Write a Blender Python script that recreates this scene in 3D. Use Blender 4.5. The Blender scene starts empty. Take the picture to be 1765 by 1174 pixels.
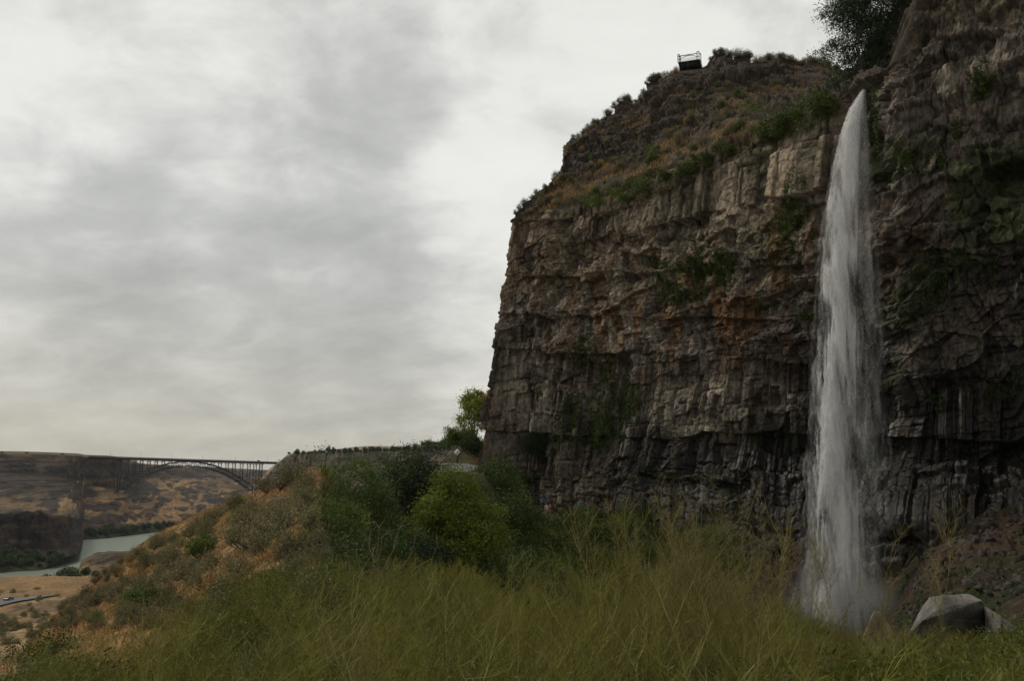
import bpy, math, random
import numpy as np
random.seed(7); rng = np.random.default_rng(7)
W0, H0, F0 = 1765.0, 1174.0, 1385.0
TH = math.atan(228/1385.0); CT, ST = math.cos(TH), math.sin(TH)
sc = bpy.context.scene; COL = sc.collection

def P(px, py, D):
    """photo point at forward distance D (metres) -> world point; camera stands at the origin looking along +Y"""
    px = np.asarray(px, float); py = np.asarray(py, float); D = np.asarray(D, float)
    a = (px-W0/2)/F0; b = (H0/2-py)/F0
    y = CT-b*ST
    return np.stack(np.broadcast_arrays(a/y*D, D, (ST+b*CT)/y*D), -1)
def proj(V):
    d = V[..., 1]*CT+V[..., 2]*ST; u = -V[..., 1]*ST+V[..., 2]*CT
    d = np.maximum(d, 1e-3)
    return V[..., 0]/d*F0+W0/2, H0/2-u/d*F0

# ---------------------------------------------------------------- noise
def _h(ix, iy, iz, seed):
    u = np.uint32; c = lambda a: a.astype(np.int32).view(u)
    n = c(ix)*u(374761393)+c(iy)*u(668265263)+c(iz)*u(2147483647)+u((seed*1274126177) & 0xFFFFFFFF)
    n ^= n >> u(13); n *= u(1274126177); n ^= n >> u(16); n *= u(2246822519); n ^= n >> u(15)
    return (n & u(0xFFFFFF)).astype(np.float32)*np.float32(1/16777215.)
def vn2(x, y, seed=0):
    ix, iy = np.floor(x), np.floor(y); fx, fy = x-ix, y-iy
    fx = fx*fx*(3-2*fx); fy = fy*fy*(3-2*fy); z = np.zeros_like(ix)
    a = _h(ix, iy, z, seed); b = _h(ix+1, iy, z, seed); c = _h(ix, iy+1, z, seed); d = _h(ix+1, iy+1, z, seed)
    return (a+(b-a)*fx)*(1-fy)+(c+(d-c)*fx)*fy
def fbm(x, y, seed=0, o=4, g=.5):
    s = 0; a = 1; t = 0
    for k in range(o):
        s = s+a*vn2(x*2**k+k*17.3, y*2**k+k*9.1, seed+k); t += a; a *= g
    return s/t
def vor(x, y, seed=0, jit=1.0, box=.0):
    """F1, F2, cell hash, offset to the nearest centre"""
    x = x.astype(np.float32); y = y.astype(np.float32); ix, iy = np.floor(x), np.floor(y)
    f1 = np.full(x.shape, 9., np.float32); f2 = f1.copy(); cid = np.zeros(x.shape); dx = np.zeros(x.shape); dy = np.zeros(x.shape)
    z = np.zeros_like(ix)
    for i in (-1, 0, 1):
        for j in (-1, 0, 1):
            cx, cy = ix+i, iy+j
            ox = cx+.5+(_h(cx, cy, z, seed)-.5)*jit-x; oy = cy+.5+(_h(cx, cy, z+1, seed)-.5)*jit-y
            d = ox*ox+oy*oy
            if box: d = d*(1-box)+box*np.maximum(abs(ox), abs(oy))**2*1.3
            n = d < f1
            f2 = np.where(n, f1, np.minimum(f2, d)); f1 = np.where(n, d, f1)
            cid = np.where(n, _h(cx, cy, z+2, seed), cid); dx = np.where(n, ox, dx); dy = np.where(n, oy, dy)
    return np.sqrt(f1), np.sqrt(f2), cid, dx, dy
def sst(a, b, x):
    t = np.clip((x-a)/(b-a), 0, 1); return t*t*(3-2*t)
def pchip(xc, Y, xs):
    """monotone cubic along axis 0"""
    xc = np.asarray(xc, float); xs = np.asarray(xs, float)
    h = np.diff(xc); sh = (-1,)+(1,)*(Y.ndim-1); hh = h.reshape(sh); dl = np.diff(Y, axis=0)/hh
    m = np.zeros_like(Y)
    w1 = 2*hh[1:]+hh[:-1]; w2 = hh[1:]+2*hh[:-1]
    with np.errstate(all='ignore'):
        mm = (w1+w2)/(w1/dl[:-1]+w2/dl[1:])
    m[1:-1] = np.where(dl[:-1]*dl[1:] > 0, np.nan_to_num(mm), 0)
    m[0] = dl[0]; m[-1] = dl[-1]
    i = np.clip(np.searchsorted(xc, xs)-1, 0, len(xc)-2)
    hi = h[i].reshape(sh); t = ((xs-xc[i])/h[i]).reshape(sh)
    return ((1+2*t)*(1-t)**2)*Y[i]+t*(1-t)**2*hi*m[i]+t*t*(3-2*t)*Y[i+1]+t*t*(t-1)*hi*m[i+1]

# ---------------------------------------------------------------- objects
def tag(o, label=None, cat=None, group=None, kind=None):
    for k, v in (('label', label), ('category', cat), ('group', group), ('kind', kind)):
        if v: o[k] = v
    return o
def mesh(name, V, F, mat=None, attrs=None, smooth=False, mats=None, mi=None):
    V = np.ascontiguousarray(V, dtype=np.float32).reshape(-1, 3); F = np.ascontiguousarray(F, dtype=np.int32)
    me = bpy.data.meshes.new(name); k = F.shape[1]; n = len(F)
    me.vertices.add(len(V)); me.vertices.foreach_set('co', V.ravel())
    me.loops.add(n*k); me.loops.foreach_set('vertex_index', F.ravel())
    me.polygons.add(n); me.polygons.foreach_set('loop_start', np.arange(0, n*k, k, dtype=np.int32))
    try: me.polygons.foreach_set('loop_total', np.full(n, k, dtype=np.int32))
    except Exception: pass
    if smooth: me.polygons.foreach_set('use_smooth', np.ones(n, dtype=bool))
    for m in (mats or [mat]):
        if m: me.materials.append(m)
    if mi is not None: me.polygons.foreach_set('material_index', np.asarray(mi, dtype=np.int32))
    me.update(calc_edges=True)
    for an, av in (attrs or {}).items():
        av = np.asarray(av, dtype=np.float32)
        if av.ndim > 1 and av.shape[-1] == 3:
            a = me.attributes.new(an, 'FLOAT_COLOR', 'POINT')
            av = av.reshape(-1, 3); a.data.foreach_set('color', np.concatenate([av, np.ones((len(av), 1), np.float32)], 1).ravel())
        else:
            a = me.attributes.new(an, 'FLOAT', 'POINT'); a.data.foreach_set('value', av.ravel())
    return me
def link(name, me, parent=None, loc=None):
    o = bpy.data.objects.new(name, me); COL.objects.link(o)
    if parent: o.parent = parent
    if loc is not None: o.location = [float(c) for c in loc]
    return o
def empty(name, loc=(0, 0, 0), rz=0, s=1.):
    o = bpy.data.objects.new(name, None); COL.objects.link(o)
    o.location = [float(c) for c in loc]; o.rotation_euler = (0, 0, rz); o.scale = (s, s, s) if np.isscalar(s) else s
    return o
def copy_tree(o, parent=None):
    c = o.copy(); COL.objects.link(c)
    if parent: c.parent = parent
    for ch in list(o.children): copy_tree(ch, c)
    return c
def gridF(nu, nv):
    i = np.arange(nu-1)[:, None]*nv+np.arange(nv-1)[None, :]
    i = i.ravel(); return np.stack([i, i+nv, i+nv+1, i+1], 1)
class MB:
    """collects quads (triangles repeat a vertex)"""
    def __init__(s): s.V = []; s.F = []; s.n = 0; s.A = []
    def add(s, V, F, a=0.):
        V = np.asarray(V, float).reshape(-1, 3); s.V.append(V); s.F.append(np.asarray(F, int)+s.n); s.n += len(V)
        s.A.append(np.broadcast_to(np.asarray(a, float), (len(V),)))
    def box(s, c, d, ang=0., tz=1.):
        x, y, z = [k/2 for k in d]; v = np.array([[i*x*(tz if k > 0 else 1), j*y*(tz if k > 0 else 1), k*z] for k in (-1, 1) for j in (-1, 1) for i in (-1, 1)])
        ca, sa = math.cos(ang), math.sin(ang); v = np.stack([v[:, 0]*ca-v[:, 1]*sa, v[:, 0]*sa+v[:, 1]*ca, v[:, 2]], 1)+np.asarray(c)
        s.add(v, [[0, 2, 3, 1], [4, 5, 7, 6], [0, 1, 5, 4], [2, 6, 7, 3], [0, 4, 6, 2], [1, 3, 7, 5]])
    def bar(s, a, b, w, h=None, up=(0, 0, 1)):
        a = np.asarray(a, float); b = np.asarray(b, float); h = h or w; t = b-a; L = np.linalg.norm(t)
        if L < 1e-9: return
        t /= L; up = np.asarray(up, float)
        if abs(t@up) > .98: up = np.array([0, 1., 0])
        r = np.cross(t, up); r /= np.linalg.norm(r); u = np.cross(r, t)
        v = [p+r*i*w/2+u*j*h/2 for p in (a, b) for i, j in ((-1, -1), (1, -1), (1, 1), (-1, 1))]
        s.add(v, [[0, 1, 2, 3], [7, 6, 5, 4], [0, 4, 5, 1], [1, 5, 6, 2], [2, 6, 7, 3], [3, 7, 4, 0]])
    def tube(s, pts, rad, k=6, a=0., cap=True):
        pts = np.asarray(pts, float); n = len(pts); rad = np.broadcast_to(np.asarray(rad, float), (n,))
        T = np.gradient(pts, axis=0); T /= np.maximum(np.linalg.norm(T, axis=1, keepdims=True), 1e-9)
        up = np.array([0, 0, 1.]) if abs(T[:, 2]).mean() < .9 else np.array([1., 0, 0])
        R = np.cross(T, up); R /= np.maximum(np.linalg.norm(R, axis=1, keepdims=True), 1e-9); U = np.cross(R, T)
        an = np.arange(k)/k*2*math.pi
        V = pts[:, None]+rad[:, None, None]*(R[:, None]*np.cos(an)[None, :, None]+U[:, None]*np.sin(an)[None, :, None])
        i = np.arange(n-1)[:, None]*k; j = np.arange(k)[None, :]; j2 = (j+1) % k
        F = np.stack([i+j, i+j2, i+k+j2, i+k+j], -1).reshape(-1, 4)
        s.add(V, F, a)
    def mesh(s, name, mat, smooth=False, attr='rnd'):
        return mesh(name, np.concatenate(s.V), np.concatenate(s.F), mat, {attr: np.concatenate(s.A)}, smooth)
    def build(s, name, mat, parent=None, loc=None, smooth=False):
        return link(name, s.mesh(name, mat, smooth), parent, loc)

# ---------------------------------------------------------------- materials
class NT:
    def __init__(s, name):
        s.m = bpy.data.materials.new(name); s.m.use_nodes = True; s.t = s.m.node_tree; s.t.nodes.clear()
        s.out = s.t.nodes.new('ShaderNodeOutputMaterial')
    def n(s, ty, ins=None, **kw):
        nd = s.t.nodes.new(ty)
        for k, v in kw.items(): setattr(nd, k, v)
        for k, v in (ins or {}).items():
            if isinstance(v, bpy.types.NodeSocket): s.t.links.new(v, nd.inputs[k])
            elif isinstance(v, bpy.types.Node): s.t.links.new(v.outputs[0], nd.inputs[k])
            else: nd.inputs[k].default_value = v
        return nd
    def attr(s, name, col=False):
        nd = s.n('ShaderNodeAttribute', attribute_name=name); return nd.outputs['Color' if col else 'Fac']
    def noise(s, vec, scale, detail=4., rough=.55, dist=0.):
        return s.n('ShaderNodeTexNoise', {'Vector': vec, 'Scale': scale, 'Detail': detail, 'Roughness': rough, 'Distortion': dist}).outputs[0]
    def scale(s, vec, k):
        return s.n('ShaderNodeVectorMath', {0: vec, 1: k}, operation='MULTIPLY').outputs[0]
    def math(s, op, a, b=0., c=0.):
        return s.n('ShaderNodeMath', {0: a, 1: b, 2: c}, operation=op).outputs[0]
    def mr(s, v, a, b, c=0., d=1.):
        return s.n('ShaderNodeMapRange', {0: v, 1: a, 2: b, 3: c, 4: d}).outputs[0]
    def mix(s, f, a, b, mode='MIX'):
        nd = s.t.nodes.new('ShaderNodeMix'); nd.data_type = 'RGBA'; nd.blend_type = mode
        for k, v in ((0, f), (6, a), (7, b)):
            if isinstance(v, bpy.types.NodeSocket): s.t.links.new(v, nd.inputs[k])
            else: nd.inputs[k].default_value = (tuple(v)+(1,) if k and len(v) == 3 else v)
        return nd.outputs[2]
    def ramp(s, f, stops):
        nd = s.n('ShaderNodeValToRGB', {0: f}); e = nd.color_ramp.elements
        while len(e) < len(stops): e.new(.5)
        for k, (p, c) in enumerate(stops): e[k].position = p; e[k].color = tuple(c)+(1,)
        return nd.outputs[0]
    def end(s, sh, vol=None):
        s.t.links.new(sh.outputs[0] if isinstance(sh, bpy.types.Node) else sh, s.out.inputs[0]); return s.m
def c4(c): return tuple(c)+(1,)
def plain(name, col, rough=.7, metal=0., var=.25, scale=3., bump=0.):
    t = NT(name); co = t.n('ShaderNodeTexCoord').outputs['Object']; f = t.noise(co, scale, 5)
    c = t.mix(f, [k*(1-var) for k in col], [min(1, k*(1+var)) for k in col])
    ins = {'Base Color': c, 'Roughness': rough, 'Metallic': metal}
    if bump: ins['Normal'] = t.n('ShaderNodeBump', {'Height': f, 'Strength': bump, 'Distance': .1})
    return t.end(t.n('ShaderNodeBsdfPrincipled', ins))
def leafmat(name, dark, light, trans=.3, tcol=None, inst=.25, rough=.6):
    """leaf tissue: tone varies from leaf to leaf and from plant to plant"""
    t = NT(name); r = t.attr('rnd'); oi = t.n('ShaderNodeObjectInfo').outputs['Random']
    c = t.mix(r, dark, light)
    k = t.mr(oi, 0, 1, 1-inst, 1+inst)
    c = t.mix(1., c, t.n('ShaderNodeCombineColor', {0: k, 1: k, 2: k}).outputs[0], 'MULTIPLY')
    d = t.n('ShaderNodeBsdfPrincipled', {'Base Color': c, 'Roughness': rough, 'Specular IOR Level': .25})
    tr = t.n('ShaderNodeBsdfTranslucent', {0: c})
    return t.end(t.n('ShaderNodeMixShader', {0: trans, 1: d, 2: tr}))
M = {}
M['steel'] = plain('dark_weathered_steel', (.032, .028, .03), .6, .3)
M['deckm'] = plain('concrete_deck', (.16, .125, .12), .9)
M['rail'] = plain('rusty_rail_steel', (.045, .028, .025), .6, .4)
M['conc'] = plain('concrete', (.10, .095, .09), .9)
M['asph'] = plain('asphalt', (.10, .10, .105), .9, scale=30)
M['bark'] = plain('bark', (.07, .05, .035), .9, scale=8)
M['twig'] = plain('dry_twig', (.16, .12, .07), .9, scale=8)
M['trunk_grey'] = plain('sage_stem', (.12, .10, .075), .9, scale=8)
M['sage'] = leafmat('sagebrush_leaf', (.085, .078, .035), (.21, .19, .09), .15)
M['dry'] = leafmat('dry_grass_blade', (.24, .13, .04), (.42, .27, .10), .2)
M['green'] = leafmat('shrub_leaf', (.036, .056, .011), (.11, .165, .032), .25)
M['dgreen'] = leafmat('dark_shrub_leaf', (.016, .032, .011), (.048, .078, .024), .2)
M['lgreen'] = leafmat('bright_tree_leaf', (.14, .17, .02), (.42, .45, .06), .35)
M['ivy'] = leafmat('ivy_leaf', (.022, .038, .008), (.07, .10, .018), .2)
M['far_leaf'] = leafmat('riverside_leaf', (.03, .05, .018), (.07, .10, .035), .2)
M['weed_green'] = leafmat('green_weed_stem', (.10, .105, .016), (.32, .29, .05), .25)
M['weed_tan'] = leafmat('tan_weed_stem', (.12, .10, .028), (.31, .255, .08), .15)
M['blade'] = leafmat('green_grass_blade', (.035, .048, .008), (.15, .16, .022), .25)
M['car'] = plain('silver_car_paint', (.10, .105, .12), .25, .6, .05)
M['glass'] = plain('dark_glass', (.02, .022, .026), .1, 0, .05)
M['rubber'] = plain('tyre_rubber', (.02, .02, .02), .8)
M['white'] = plain('white_paint', (.7, .7, .68), .6, 0, .1)
M['midgreen'] = leafmat('yellow_green_leaf', (.06, .085, .010), (.21, .25, .03), .3)
M['ivy2'] = leafmat('shelf_shrub_leaf', (.05, .07, .014), (.13, .165, .035), .25)
M['weed_pale'] = leafmat('pale_weed_stalk', (.26, .25, .07), (.50, .46, .17), .2)
# ================================================================ CLIFF
rows = 10
ctrl = [  # px list or scalar, then (py, D) for: base, ledge, columns' foot, crack, upper, lip, slope, skyline
 ([815,811,831,857,876,883,889,896],[(868,150),(838,151),(740,152),(560,150),(450,150),(386,150),(377,151),(370,153)]),
 (906,[(895,149),(828,150),(755,150),(560,148),(450,148),(369,147),(364,149),(360,152)]),
 (932,[(903,147),(826,148),(755,148),(562,146),(450,146),(367,145),(348,150),(330,155)]),
 ([968,968,968,968,968,969,970,970],[(906,142.5),(826,144.5),(754,143.5),(563,141.5),(448,141.5),(364,141.5),(330,147),(300,150)]),
 ([974,974,974,974,974,976,977,977],[(906,142),(826,144),(754,143),(563,141),(448,141),(363,141),(308,149),(257,156)]),
 (1050,[(908,133),(826,137),(754,136),(565,134),(445,134),(350,133),(280,143),(213,156)]),
 (1120,[(912,127),(826,130),(753,130),(568,127),(440,127),(325,126),(245,138),(166,153)]),
 (1172,[(915,121),(826,125),(753,125),(568,121),(435,121),(300,121),(212,134),(126,150)]),
 (1210,[(917,117.5),(826,121),(752,121.5),(569,118),(432,118),(283,118),(200,132.5),(121,151)]),
 (1240,[(918,114),(826,117),(752,118),(570,115),(430,115),(268,115),(190,131),(112,152)]),
 (1340,[(922,106),(827,109),(752,111),(575,107),(420,106),(232,106),(180,128),(128,158)]),
 (1430,[(925,101),(827,105),(752,107),(580,102),(400,99),(193,98),(165,122),(133,160)]),
 (1482,[(925,99),(826,103),(755,105),(585,100),(390,96),(172,95),(150,112),(138,140)]),
 ([1525,1525,1525,1525,1525,1532,1536,1542],[(922,95),(825,100),(757,102),(590,96),(380,91),(150,89),(125,98),(118,120)]),
 ([1552,1552,1552,1552,1554,1566,1572,1578],[(920,93),(825,98),(760,99),(595,93),(370,87),(62,86),(55,95),(50,118)]),
 ([1600,1600,1600,1600,1605,1622,1625,1630],[(924,90),(824,95),(760,96),(600,91),(360,86),(-60,84),(-75,94),(-85,115)]),
 (1690,[(928,87),(823,92),(760,93),(600,88),(350,83),(-128,81),(-140,90),(-150,106)]),
 (1765,[(930,84),(822,89),(760,90),(600,85),(340,80),(-190,77),(-205,86),(-215,100)]),
 (1950,[(945,72),(822,76),(740,76),(580,72),(280,68),(-440,65),(-470,73),(-500,84)]),
 (2350,[(1010,48),(850,50),(700,50),(480,47),(60,45),(-1150,42),(-1180,48),(-1200,56)]),
]
C = []
for px, r in ctrl:
    pxs = px if isinstance(px, list) else [px]*8
    pts = [P(pxs[k], r[k][0], r[k][1]) for k in range(8)]
    b0 = pts[0]+np.array([0, 0, -9.]); e = pts[7]+np.array([3., 45., 2.5])
    C.append([b0]+pts+[e])
C = np.array(C)
wr = C[0].copy(); wr[:, 0] += 30; wr[:, 1] += 95; wr[:, 2] -= 1
wm = C[0].copy(); wm[:, 0] += 3; wm[:, 1] += 28
C = np.concatenate([wr[None], wm[None], C])                      # columns x rows x 3
wl = np.linalg.norm(np.diff(C[:, 4], axis=0), axis=1); uc = np.concatenate([[0], np.cumsum(wl)])
vl = np.linalg.norm(np.diff(C[3:12], axis=1), axis=2).mean(0); vc = np.concatenate([[0], np.cumsum(vl)])
NU, NV = 1500, 1050
# denser where the picture looks: weights per section
def spread(cs, w, n):
    L = np.diff(cs)*w; c = np.concatenate([[0], np.cumsum(L)]); return np.interp(np.linspace(0, c[-1], n), c, cs)
uw = np.ones(len(uc)-1); uw[0] = .12; uw[1] = .35; uw[-1] = .15; uw[-2] = .6; uw[-3] = 1.8; uw[-4] = 1.8; uw[-5] = 1.5; uw[0] = .1
vw = np.ones(len(vc)-1); vw[0] = .4; vw[-1] = .15
us = spread(uc, uw, NU); vs = spread(vc, vw, NV)
B = pchip(uc, C, us); B = np.swapaxes(pchip(vc, np.swapaxes(B, 0, 1), vs), 0, 1)        # NU x NV x 3
S = np.broadcast_to(us[:, None], (NU, NV)); Z = B[..., 2]
T = np.concatenate([np.zeros((NU, 1)), np.cumsum(np.linalg.norm(np.diff(B, axis=1), axis=2), axis=1)], 1)
T = T-T[:, int(NV*.12)][:, None]*.9; T[:20] = T[20]
rowf = np.interp(vs, vc, np.arange(10.))[None, :]+np.zeros((NU, 1))       # 1 base .. 6 lip .. 8 skyline
du = np.gradient(B, axis=0); dv = np.gradient(B, axis=1)
N = np.cross(du, dv); N /= np.maximum(np.linalg.norm(N, axis=2, keepdims=True), 1e-9)
# wide smoothing of the normal
def blur(A, r, ax):
    k = np.ones(2*r+1)/(2*r+1); pad = [(0, 0)]*A.ndim; pad[ax] = (r+1, r)
    Q = np.cumsum(np.pad(A, pad, mode='edge'), axis=ax)
    n = A.shape[ax]; a = np.take(Q, np.arange(2*r+1, 2*r+1+n), ax); b = np.take(Q, np.arange(0, n), ax)
    return (a-b)/(2*r+1)
for ax, r in ((0, 14), (1, 25)): N = blur(blur(N, r, ax), r, ax)
N /= np.maximum(np.linalg.norm(N, axis=2, keepdims=True), 1e-9)
PX, PY = proj(B)
wall = 1-sst(5.95, 6.15, rowf+.12*(fbm(S*.3, T*.3, 3)-.5))
slope = 1-wall
wx = fbm(S*.12, T*.12, 11, 3)-.5; wy = fbm(S*.12+50, T*.12, 12, 3)-.5
s2 = S+1.5*wx; t2 = T+2.*wy
# wall layers by height (row coordinate), each with its own block size
Rw = rowf+.10*(fbm(S*.10, T*.02+7, 21, 4)-.5)*2
lay = np.zeros_like(Rw, int)
bnd = [2.0, 3.0, 3.75, 4.15, 4.75, 5.35, 5.8]
for b in bnd: lay += Rw > b
bn = np.array([0.]+bnd+[6.2]); lo = bn[lay]; hi = bn[lay+1]; fr = (Rw-lo)/(hi-lo)
sx = np.array([2.0, 1.15, 1.25, 1.5, 2.2, 1.8, 3.0, 2.2])[lay]; sy = np.array([3.2, 3.0, 4.2, 1.6, 2.0, 1.6, 3.0, 4.0])[lay]
amp = np.array([.45, .45, .55, .5, .65, .6, .8, .7])[lay]
right = sst(1490, 1560, PX)                                                # tilted columns on the right-hand wall
tl = t2+right*.0
ss = s2+right*(.45*(T-20)*(1-sst(20, 45, T)))*.9
def cells(sxx, syy, seed, w=.0):
    q = vn2(S/sxx*.5, T/syy*.5, seed+50)*.35
    f1, f2, cid, dx, dy = vor(ss/sxx+q+.25*tl/syy*(vn2(S*.04,T*.04,seed+9)-.5), tl/syy+q*.5, seed, .8, .8)
    return f1, f2, cid, dx, dy
D0 = np.zeros_like(Z)
# coarse relief: buttresses and bays
D0 += wall*(3.0*(fbm(S*.05, T*.03, 31, 2)-.5)+1.6*(fbm(S*.17, T*.05, 32, 2)-.5))
tone = np.zeros_like(Z); crev = np.zeros_like(Z)
def cell1(q, seed, lid):
    """irregular upright slices: distance to centre, gap to the next, hash"""
    i0 = np.floor(q); f1 = np.full(q.shape, 9., np.float32); f2 = f1.copy(); c = np.zeros(q.shape, np.float32); o = np.zeros(q.shape, np.float32); z = np.zeros_like(i0)
    for k in (-1, 0, 1):
        ce = i0+k; d = ce+.5+(_h(ce, lid, z, seed)-.5)*.75-q; ad = abs(d); n = ad < f1
        f2 = np.where(n, f1, np.minimum(f2, ad)); f1 = np.where(n, ad, f1); c = np.where(n, _h(ce, lid, z+1, seed), c); o = np.where(n, d, o)
    return f2-f1, c, o
lid = lay.astype(float)
lean = .10*(fbm(S*.05, T*.0, 34, 2)-.5)
colw = np.array([2.0, 1.3, 1.5, 1.9, 2.6, 2.4, 2.8, 2.6])[lay]; segh = np.array([7., 7.5, 6.5, 2.2, 3.2, 2.6, 9.0, 7.0])[lay]
colness = np.array([1., 1., 1.0, .65, .55, .4, 1., 1.])[lay]*(1-.2*sst(.5, .62, fbm(S*.07, T*.09, 35, 3)))
colness = colness*(1-.75*right*sst(600, 300, PY))
Sc = S+.16*(vn2(S*.35, T*.18, 36)-.5)+T*lean+right*.5*(np.clip(T, 12, 40)-24)
for k, (m_, am) in enumerate(((2.3, 1.15), (1., .75), (.42, .17))):
    g, c, o = cell1(Sc/(colw*m_), 200+k, lid)
    th_ = T/(segh*(m_**.5))+c*13.7; sg = np.floor(th_); sh_ = _h(sg, np.floor(c*8191), lid, 210+k); sf = th_-sg
    slant = (_h(sg, np.floor(c*4093), lid+3, 215+k)-.5)
    jn = 1-sst(.0, (.05, .10, .16)[k], g); jh = 1-sst(0, .05/(m_**.5), np.minimum(sf, 1-sf)*1.0)
    dd = am*((c-.5)*1.1+(sh_-.5)*1.5+(.5-abs(o))*(.5 if k else .2)+slant*o*1.6+(sf-.5)*slant*1.0)-am*(sh_ > .88)*(.7 if k < 2 else .4)
    dd -= am*(.35*jn+.22*jh)
    D0 += wall*dd*colness; tone += wall*colness*((sh_-.5)*(.5, .75, .3)[k]+(c-.5)*(.3, .45, .2)[k]); crev = np.maximum(crev, colness*np.maximum(jn*(.95, .9, .6)[k], jh*(.5, .6, .3)[k]))
for k, (sc_, am, seed) in enumerate(((2.4, 1.7, 40), (1.15, 1.0, 41), (.5, .30, 42), (.24, .08, 43))):
    q1 = (S*(1+.15*k)+T*.25*(k % 2))/(1.9*sc_); q2 = (T-S*.18*((k+1) % 2))/(1.5*sc_)
    f1, f2, cid, dx, dy = vor(q1, q2, seed, .95, .85)
    gx = _h(np.floor(cid*9973), np.floor(cid*7919), np.zeros_like(cid), seed)-.5; gy = _h(np.floor(cid*5557), np.floor(cid*3331), np.zeros_like(cid), seed+5)-.5
    cr = 1-sst(.0, (.04, .06, .10, .14)[k], f2-f1)
    dd = am*((cid-.5)*1.3+gx*dx*1.8+gy*dy*2.2-cr*.3)
    w_ = wall*np.where(k < 2, 1-colness*.85, 1-colness*.6); D0 += w_*dd; tone += w_*(cid-.5)*(.7, .9, .45, .3)[k]; crev = np.maximum(crev, w_*cr*(.7, .7, .5, .35)[k])
# layer overhangs: each layer leans out to its foot, then steps back
over = np.array([0., 1.3, 1.3, .5, .9, .6, .8, .2])[lay]
D0 += wall*over*((1-fr)-.5)*(.5+fbm(S*.2, T*0+3, 60, 3))*1.2
D0 += wall*(lay == 0)*(1.7+1.2*(fbm(S*.08, T*0, 61, 3)-.5))
# deep recesses
rec = sst(.62, .66, vor(S*.16, T*.34, 70, .9, .9)[2])*sst(.5, .6, fbm(S*.08, T*.12, 71, 3)); D0 -= wall*rec*1.1
# upper slope: broken rock bands with grassy benches between
bandc = T*.16+1.2*fbm(S*.035, T*.03, 80, 3)+.010*S; bf = bandc-np.floor(bandc)
bands = sst(.0, .35, bf)*(1-sst(.82, 1., bf))
rough = sst(.44, .60, fbm(S*.09, T*.09, 81, 4)+.18*(bands-.4))
f1, f2, cid, dx, dy = vor(s2*.38, T*.42, 82, 1.); g1, g2, cid2, ex, ey = vor(s2*.95, T*1.05, 83, 1.); h1, h2, cid3, hx, hy = vor(S*2.1, T*2.3, 84, 1.)
ds = 2.2*(fbm(S*.08, T*.08, 85, 3)-.5)+rough*(1.9*(cid-.4)+1.4*dy*(cid-.2)+.8*(cid2-.5)-.5*(1-sst(0, .10, f2-f1))+.30*(cid3-.5)-.25*(1-sst(0, .12, g2-g1)))
ds += bands*.9-.3+.22*(fbm(S*1.1, T*1.1, 86, 4)-.5)
D0 += slope*ds*(1-sst(8.6, 9., rowf)*.8)
col_s = slope*rough
tone += slope*rough*((cid-.5)*.7+(cid2-.5)*.6+(cid3-.5)*.4)
# crown of rocks on the skyline
D0 *= 1-.75*sst(8.3, 8.8, rowf)
D0 *= 1-.15*right*wall
edge = 1-sst(1.5, 9., S-uc[2]); D0 = D0*(1-.5*edge)-.5*edge*wall; D0 *= 1-.6*slope*sst(1000, 960, PX)*sst(7.4, 7.9, rowf)
D0 *= 1-.95*sst(7.3, 7.9, rowf)*np.exp(-((PX-1192)/34)**4)
V = B+N*D0[..., None]
V[..., 2] += .8*slope*sst(7.2, 8, rowf)*(1-sst(8.4, 9, rowf))*(1.8*(vor(S*.13, T*0, 88)[2]-.5)+.6*(fbm(S*.4, T*0, 89)-.5))*sst(925, 1000, PX)*(1-np.exp(-((PX-1192)/36)**4))

PXd, PYd = proj(V)
# ---- rock colours by region
def reg(x, y, rx, ry, p=2.): return np.exp(-(((PX-x)/rx)**2+((PY-y)/ry)**2)**(p/2))
n1 = fbm(S*.5, T*.12, 100, 4); n2 = fbm(S*.25, T*.25, 101, 5); n3 = fbm(S*1.7, T*.22, 102, 4); n4 = fbm(S*2.5, T*2.5, 103, 3)
col = np.ones(V.shape)*np.array([.092, .073, .054])
brown = np.array([.13, .093, .057]); pale = np.array([.31, .265, .205]); dark = np.array([.024, .020, .016]); orange = np.array([.17, .080, .022]); moss = np.array([.035, .048, .012]); soil = np.array([.062, .044, .026]); straw = np.array([.19, .125, .055])
def lay_in(c, m): 
    global col
    m = np.clip(m, 0, 1)[..., None]; col = col*(1-m)+np.asarray(c)*m
lay_in(brown, wall*sst(5.3, 5.9, Rw)*sst(.3, .6, n2))
palem = (reg(1180, 420, 170, 75)+reg(1330, 330, 90, 70)+.8*reg(1120, 560, 140, 60)+1.8*reg(1215, 705, 90, 50, 4)+.9*reg(1330, 700, 50, 40, 4)+.6*reg(1000, 620, 110, 110)+.45*reg(930, 640, 70, 120)+.7*reg(1320, 690, 60, 40)+.6*reg(1650, 130, 130, 120)+.6*reg(1600, 420, 90, 70)+.8*reg(1670, 580, 110, 60)+.5*reg(1580, 650, 80, 50))
lay_in(pale, wall*np.clip(palem, 0, 1.)*sst(.36, .6, n2*.55+n4*.1+n3*.35))
lay_in(pale*np.array([.62, .58, .52]), wall*sst(4.1, 4.9, Rw)*sst(1500, 1420, PX)*sst(.34, .55, n2*.5+n3*.5)*.8)
lay_in(orange, wall*np.clip(reg(1180, 560, 170, 80)+reg(1370, 470, 60, 110)+.7*reg(1250, 880, 200, 40)+.6*reg(1560, 440, 90, 90)+.35*reg(1000, 480, 200, 120), 0, 1)*sst(.43, .62, n1)*.85)
wet = sst(905, 1420, PX)*.55*sst(420, 700, PY)+sst(1330, 1450, PX)*.35+right*sst(230, 520, PY)*.3+sst(730, 800, PY)*sst(1020, 1100, PX)*.5
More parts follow.
